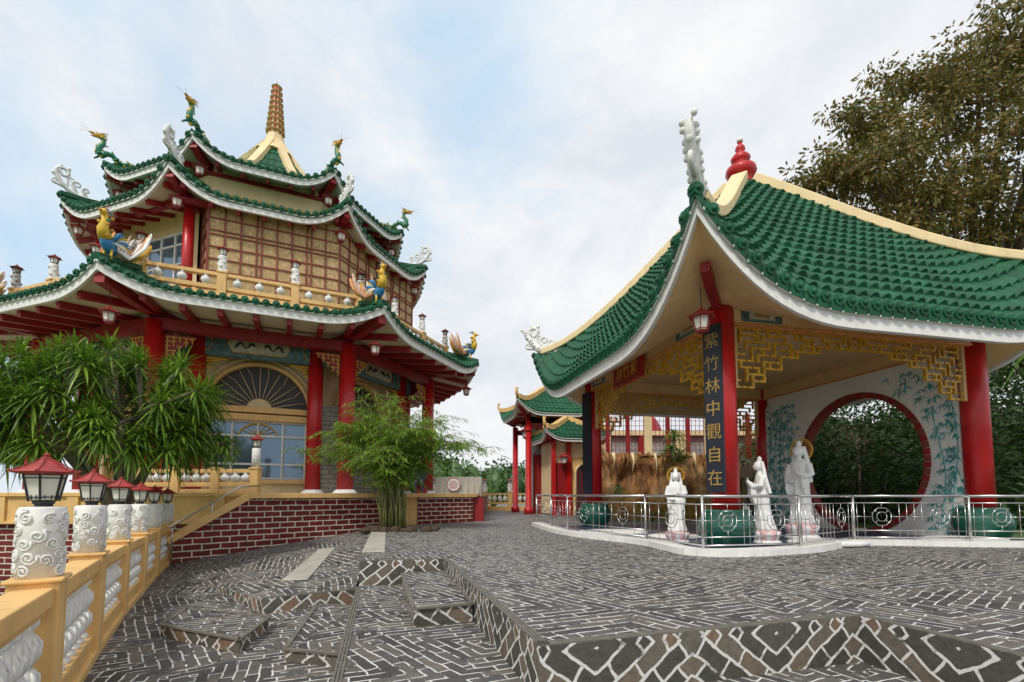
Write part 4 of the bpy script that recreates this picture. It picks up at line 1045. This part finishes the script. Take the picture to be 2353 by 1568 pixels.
def person(loc):
    e=empty("seated_person",loc); x,y,z=loc
    J={'pel':(0,0,.45),'sp':(0,.02,.7),'ch':(0,.0,.88),'nk':(0,-.02,1.02),'hd':(0,-.04,1.13),'ht':(0,-.04,1.24)}
    vs=[V(J[k]) for k in('pel','sp','ch','nk','hd','ht')]; rad=[.15,.14,.15,.055,.095,.07]; ed=[(0,1),(1,2),(2,3),(3,4),(4,5)]
    for sg in(-1,1):
        i=len(vs); vs+=[V((.10*sg,-.1,.45)),V((.12*sg,-.42,.47)),V((.12*sg,-.4,.08)),V((.12*sg,-.52,.03))]; rad+=[.09,.07,.045,.035]; ed+=[(0,i),(i,i+1),(i+1,i+2),(i+2,i+3)]
        i=len(vs); vs+=[V((.19*sg,0,.92)),V((.23*sg,-.04,.68)),V((.12*sg,-.26,.58)),V((.09*sg,-.32,.55))]; rad+=[.06,.045,.035,.03]; ed+=[(2,i),(i,i+1),(i+1,i+2),(i+2,i+3)]
    me=bpy.data.meshes.new("body"); me.from_pydata([v+V(loc) for v in vs],ed,[]); o=bpy.data.objects.new("body",me); scene.collection.objects.link(o)
    md=o.modifiers.new("s",'SKIN'); sub=o.modifiers.new("ss",'SUBSURF'); sub.levels=2; sub.render_levels=2
    for i,r in enumerate(rad): me.skin_vertices[0].data[i].radius=(r,r)
    me.skin_vertices[0].data[0].use_root=True
    me.materials.append(MATS['cloth']); attach(o,e)
    mb=MB(); mb.ball((x,y-.05,z+1.18),(.085,.10,.12),'skin',12); mb.ball((x,y-.02,z+1.21),(.092,.10,.11),'hair',12); mb.ball((x,y-.15,z+1.17),(.012,.02,.018),'skin',6)
    mb.box((x,y+.05,z+.2),(.4,.4,.4),'darkred')
    for sg in(-1,1):
        for q in range(5): mb.tube([V((x+.09*sg+(q-2)*.014,y-.33,z+.56)),V((x+.08*sg+(q-2)*.016,y-.40,z+.545))],[.008,.006],'skin',6)
    mb.obj("head_hands_and_stool",e)
person((-3.5,18.6,1.0))

# ================================================================ VEGETATION
dt=empty("dracaena_tree",(-7.95,9.9,-3.4)); mb=MB(); ml=MB()
base=V((-8.15,9.7,-3.4)); fork=V((-8.0,9.9,.9))
mb.tube([base,V((-8.2,9.8,-1.5)),V((-7.95,9.9,.0)),fork],[.24,.2,.17,.15],'barkgrey',10)
cen=V((-8.5,9.9,2.55)); tips=[]
for i in range(215):
    for _ in range(50):
        d=rdir()
        if d.z>-.5: break
    rr=random.uniform(.5,1)**.6; k=1+.12*sin(i*2.3)
    p=cen+V((d.x*2.35*rr*k,d.y*1.9*rr,d.z*1.5*rr*k)); tips.append((p,d))
mids=[cen+V((random.uniform(-1.3,1.3),random.uniform(-1,1),random.uniform(-.9,.3))) for _ in range(16)]
for q in mids:
    h=fork.lerp(q,.5)+V((0,0,-.15)); mb.tube([fork-V((0,0,random.uniform(0,.5))),h,q],[.085,.06,.04],'barkgrey',7)
for p,d in tips:
    q=min(mids,key=lambda m_:(m_-p).length); mb.tube([q,q.lerp(p,.5)+V((0,0,.06)),p],[.035,.028,.022],'barkgrey',5)
    ax=(d+V((0,0,.7))).normalized()
    a1=ax.orthogonal().normalized(); a2=ax.cross(a1)
    nb=46; sz=random.uniform(.42,.64)
    for j in range(nb):
        t=j/nb; az=j*2.4; el=radians(80-95*t+random.uniform(-8,8))
        dd=(a1*cos(az)+a2*sin(az))*cos(el)+ax*sin(el); side=dd.cross(V((0,0,1)))
        if side.length<.05: side=a1
        side.normalize()
        leafquad(ml,p+dd*.02-ax*.10*t,dd,side,sz*random.uniform(.8,1.1),.036,'leafdrac',random.uniform(.12,.4),3)
mb.obj("trunk",dt); ml.obj("leaves",dt)
bt=empty("bamboo_clump",(-3.45,14.3,0)); mb=MB(); ml=MB(); bb=V((-3.45,14.2,0))
for i in range(62):
    a=random.uniform(0,2*pi); r=random.uniform(0,.42); p=bb+V((r*cos(a)*1.2,r*sin(a)*.7,0))
    aim=random.uniform(0,2*pi); sp=random.uniform(.1,1)**.7; H=random.uniform(3.6,5.0)*(1-.12*sp)
    if i%9==0: H*=1.12
    ext=V((cos(aim)*2.8*sp,sin(aim)*1.6*sp,0)); pts=[]
    for j in range(9):
        t=j/8; pts.append(p+ext*t**2.1+V((0,0,H*(t-.42*sp*t**4))))
    mb.tube(pts,[.024*(1-.8*j/8) for j in range(9)],'culm',5)
    for j in range(4,9):
        for q in range(6 if j>4 else 2):
            s0=pts[j-1].lerp(pts[j],random.random()); az=random.uniform(0,2*pi); d=V((cos(az),sin(az),random.uniform(-.3,.4))).normalized()
            Lt=random.uniform(.35,.85); m1=s0+d*Lt*.5; e1=s0+d*Lt+V((0,0,-.25*Lt))
            mb.tube([s0,m1,e1],[.006,.004,.002],'culm',3)
            for w in range(13):
                t=random.uniform(.15,1); c=s0.lerp(m1,t*2) if t<.5 else m1.lerp(e1,t*2-1)
                az2=az+random.uniform(-1.3,1.3); dd=V((cos(az2),sin(az2),random.uniform(-.7,.2))).normalized(); sd=dd.cross(V((random.uniform(-.4,.4),random.uniform(-.4,.4),1))).normalized()
                leafquad(ml,c,dd,sd,random.uniform(.14,.27),.028,'leafbamboo',.3)
mb.obj("culms",bt); ml.obj("leaves",bt)
mb=MB()
for i in range(16):
    a=random.uniform(0,2*pi); mb.ball((bb.x+random.uniform(-.9,1.3),bb.y-.3+.4*sin(a),.03),(random.uniform(.1,.25),random.uniform(.1,.2),random.uniform(.06,.14)),'soil',8)
mb.obj("planting_bed_rocks")
tt=empty("rain_tree",(23,24,0)); mb=MB(); ml=MB()
blobs=[(13.6,15.2,1.0),(14.9,15.9,1.4),(16.8,16.6,1.9),(19.3,18.2,2.5),(17.6,20.0,1.3),(21.5,20.2,2.6),(23.7,22.2,2.5),(25.6,24.3,2.3),(21.2,15.8,2.9),(24,16.7,3.1),(19.0,14.4,2.2),(22,12.6,2.5),(26,13,3),(27,19.5,3.2),(29,16,3.6),(16.2,14.4,1.3),(25,9.5,3),(28,25.5,2.8),(20.2,22.6,1.2),(29,22,3)]
mb.tube([(24,25,-1),(23.6,24.6,5),(23.2,24.2,9)],[.8,.6,.5],'barkbrown',12)
for x,z,r in blobs:
    y=23+random.uniform(-1.2,1.8); c=V((x,y,z)); f=V((23.2,24.2,random.uniform(7,9.5)))
    mb.tube([f,f.lerp(c,.5)+V((0,0,-.6)),c],[.28,.15,.05],'barkbrown',7)
    nc=int(17*r**1.35)
    for q in range(nc):
        d=rdir(); cc=c+V((d.x*r*1.15,d.y*r*1.1,d.z*r*.85))*random.uniform(.35,1.15)
        if q%2==0: mb.tube([c.lerp(cc,.2),c.lerp(cc,.6)+V((0,0,-.1)),cc],[.05,.03,.012],'barkbrown',4)
        cr=random.uniform(.35,.8)
        for w in range(56):
            e2=rdir(); p=cc+V((e2.x*cr*1.2,e2.y*cr,e2.z*cr*.6))*random.random()**.4
            dd=(e2+V((0,0,-.3))+rdir()*.5).normalized(); sd=dd.cross(rdir()).normalized()
            leafquad(ml,p,dd,sd,random.uniform(.18,.34),.12,'leaftree',.15)
mb.obj("branches",tt); ml.obj("leaves",tt)
def bushes(name,cs,m,leaf=.2,dens=420,w=.06,core=True):
    e=empty(name,cs[0][:3]); ml=MB(); mk=MB()
    for x,y,z,r,h in cs:
        c=V((x,y,z))
        for i in range(int(dens*r*h)):
            d=rdir(); k=random.random()**.33; p=c+V((d.x*r*k,d.y*r*k,d.z*h*k)); dd=(d+rdir()*.7).normalized(); sd=dd.cross(rdir()).normalized()
            leafquad(ml,p,dd,sd,leaf*random.uniform(.7,1.3),w,m,.3)
        mk.tube([c-V((0,0,h*1.1)),c],[.08*r,.03],'barkbrown',6)
        for i in range(5): 
            d=rdir(); mk.tube([c-V((0,0,h*.5)),c+V((d.x*r*.8,d.y*r*.8,abs(d.z)*h*.7))],[.03,.01],'barkbrown',4)
    mk.obj("stems",e); ml.obj("leaves",e)
bushes("dark_shrubbery",[(13.5,15,2.0,2.0,2.3),(12.6,17.5,2.2,2,2.4),(15.5,14.5,2.6,2.2,2.8),(16.5,17,4,2.4,3.2),(12.5,13.2,1.2,1.1,1.3),(14,19.5,3,2.5,3),(17.5,13.2,1.5,1.8,1.8),(19.5,17,3,2.6,3.4),(11.5,19.3,2.4,1.4,2.6),(12.5,20.5,1.2,1.6,1.6)],'leafdark',.26,620,.08)
mb=MB(); nx,ny=40,10; vs=[]
for j in range(ny+1):
    for i in range(nx+1):
        x=10.6+26*i/nx; y=20.8+10*j/ny; nn=mathutils.noise.fractal(V((x*.5,y*.5,1)),.8,2,4)
        z=min(5.2,(.2+4.2*min(1,j/3))*min(1,(i+1.5)/5))+.5*nn
        vs.append((x,y-.12*i,z))
mb.add(vs,[(j*(nx+1)+i,j*(nx+1)+i+1,(j+1)*(nx+1)+i+1,(j+1)*(nx+1)+i) for j in range(ny) for i in range(nx)],'soil',True)
for i in range(9000):
    k=random.randrange(len(vs)); p=V(vs[k])+V((random.uniform(-.4,.4),random.uniform(-.6,.3),random.uniform(-.3,.5))); dd=rdir(); leafquad(mb,p,dd,dd.cross(rdir()).normalized(),.34,.14,'leafdark',.3)
mb.obj("wooded_bank")
bushes("croton_shrub",[(4.4,18.9,.45,.6,.45),(5.4,18.7,.4,.6,.4),(6.4,18.9,.5,.7,.5),(7.4,19,.45,.6,.45),(3.6,18.6,.35,.4,.35)],'leafyellow',.2,900,.03)
bushes("potted_shrub",[(7.0,20.3,2.9,.5,.45),(10.1,19.5,3.0,.8,.6)],'leafdrac',.25,900,.03)
def yucca(loc,s,n=50):
    e=empty("yucca_plant",loc); ml=MB(); p=V(loc)
    ml.tube([p-V((0,0,.5*s)),p],.05*s,'barkgrey',6)
    for i in range(n):
        az=i*2.4; el=radians(random.uniform(-10,80)); dd=V((cos(az)*cos(el),sin(az)*cos(el),sin(el))); sd=V((-sin(az),cos(az),0)); leafquad(ml,p,dd,sd,s*random.uniform(.7,1),.06*s,'leafdrac',.5,3)
    ml.obj("fronds",e)
yucca((6.6,19.9,2.9),.9); yucca((6.8,20.2,3.6),.8); yucca((4.3,19.6,1.3),.7); yucca((17.2,12.8,4.6),2.0,60); yucca((16.5,14.4,5.8),2.0,60)
e=empty("distant_trees",(-4,70,0)); ml=MB(); mk=MB()
for i in range(80):
    x=random.uniform(-34,22); y=random.uniform(60,85); h=random.uniform(4.2,6.6); c=V((x,y,h*.5)); r=random.uniform(1.8,3.2)
    mk.tube([(x,y,-3.5),(x,y,h*.5)],[.3,.1],'barkbrown',5); mk.ball(c-V((0,0,1)),(r*.75,r*.7,h*.55),'leaffar',8)
    for q in range(260):
        d=rdir(); p=c+V((d.x*r,d.y*r,d.z*h*.55))*random.uniform(.75,1.05); dd=rdir(); leafquad(ml,p,dd,dd.cross(rdir()).normalized(),.6,.35,'leaffar',.2)
mk.obj("trunks",e); ml.obj("leaves",e)
mb=MB(); mb.face([(-900,95,-3.3),(-30,95,-3.3),(-30,1400,-3.3),(-900,1400,-3.3)],'water'); mb.obj("sea_water")

# ================================================================ SKY / LIGHT / CAMERA
SUN_EL,SUN_AZ=radians(50),radians(205)
w=bpy.data.worlds.new("World"); scene.world=w; w.use_nodes=True; t=w.node_tree; bg=t.nodes["Background"]
sk=N(t,"ShaderNodeTexSky"); sk.sky_type='NISHITA'; sk.sun_disc=False; sk.sun_elevation=SUN_EL; sk.sun_rotation=SUN_AZ
tc=N(t,"ShaderNodeTexCoord").outputs["Generated"]
v=mapping(t,tc,(1.0,1.0,1.7),(0,0,.6),(.35,.1,0))
n1=noise(t,v,1.9,8,.6,.3); n2=noise(t,mapping(t,tc,(1.4,1.0,2.4),(0,0,0),(3,1,2)),2.2,8,.6,.3)
cl=ramp(t,n2,[(.36,(7.5,7.95,8.6)),(.5,(8.7,8.95,9.3)),(.66,(9.9,9.85,9.8))])
def patch(d,lo,hi):
    vm=N(t,"ShaderNodeVectorMath",operation='DOT_PRODUCT'); t.links.new(tc,vm.inputs[0]); vm.inputs[1].default_value=V(d).normalized()
    return ramp(t,vm.outputs["Value"],[(lo,0.),(hi,1.)])
pm=mth(t,'MAXIMUM',patch((-.28,.75,.66),.86,.99),patch((-.72,.66,.28),.90,.995))
cv=mth(t,'SUBTRACT',n1,mth(t,'MULTIPLY',pm,.22))
cov=ramp(t,cv,[(.18,.0),(.42,1.)])
blue=mixc(t,.85,sk.outputs[0],(6.3,8.4,10.3))
c=mixc(t,cov,blue,cl)
t.links.new(c,bg.inputs[0]); bg.inputs[1].default_value=.10
s=bpy.data.lights.new("sun",'SUN'); s.energy=2.4; s.angle=radians(10); s.color=(1,.95,.87)
so=bpy.data.objects.new("sun",s); scene.collection.objects.link(so)
sd=V((sin(SUN_AZ)*cos(SUN_EL),cos(SUN_AZ)*cos(SUN_EL),sin(SUN_EL)))
so.rotation_euler=(-sd).to_track_quat('-Z','Y').to_euler(); so.location=(0,0,40)
cam=bpy.data.cameras.new("camera"); co=bpy.data.objects.new("camera",cam); scene.collection.objects.link(co)
co.location=(0,0,1.03); co.rotation_euler=(radians(94),0,0); cam.lens=17.0; cam.sensor_width=36; cam.shift_y=.1169; cam.clip_start=.05; cam.clip_end=3000
scene.camera=co
scene.view_settings.view_transform='Standard'; scene.view_settings.look='None'; scene.view_settings.exposure=0
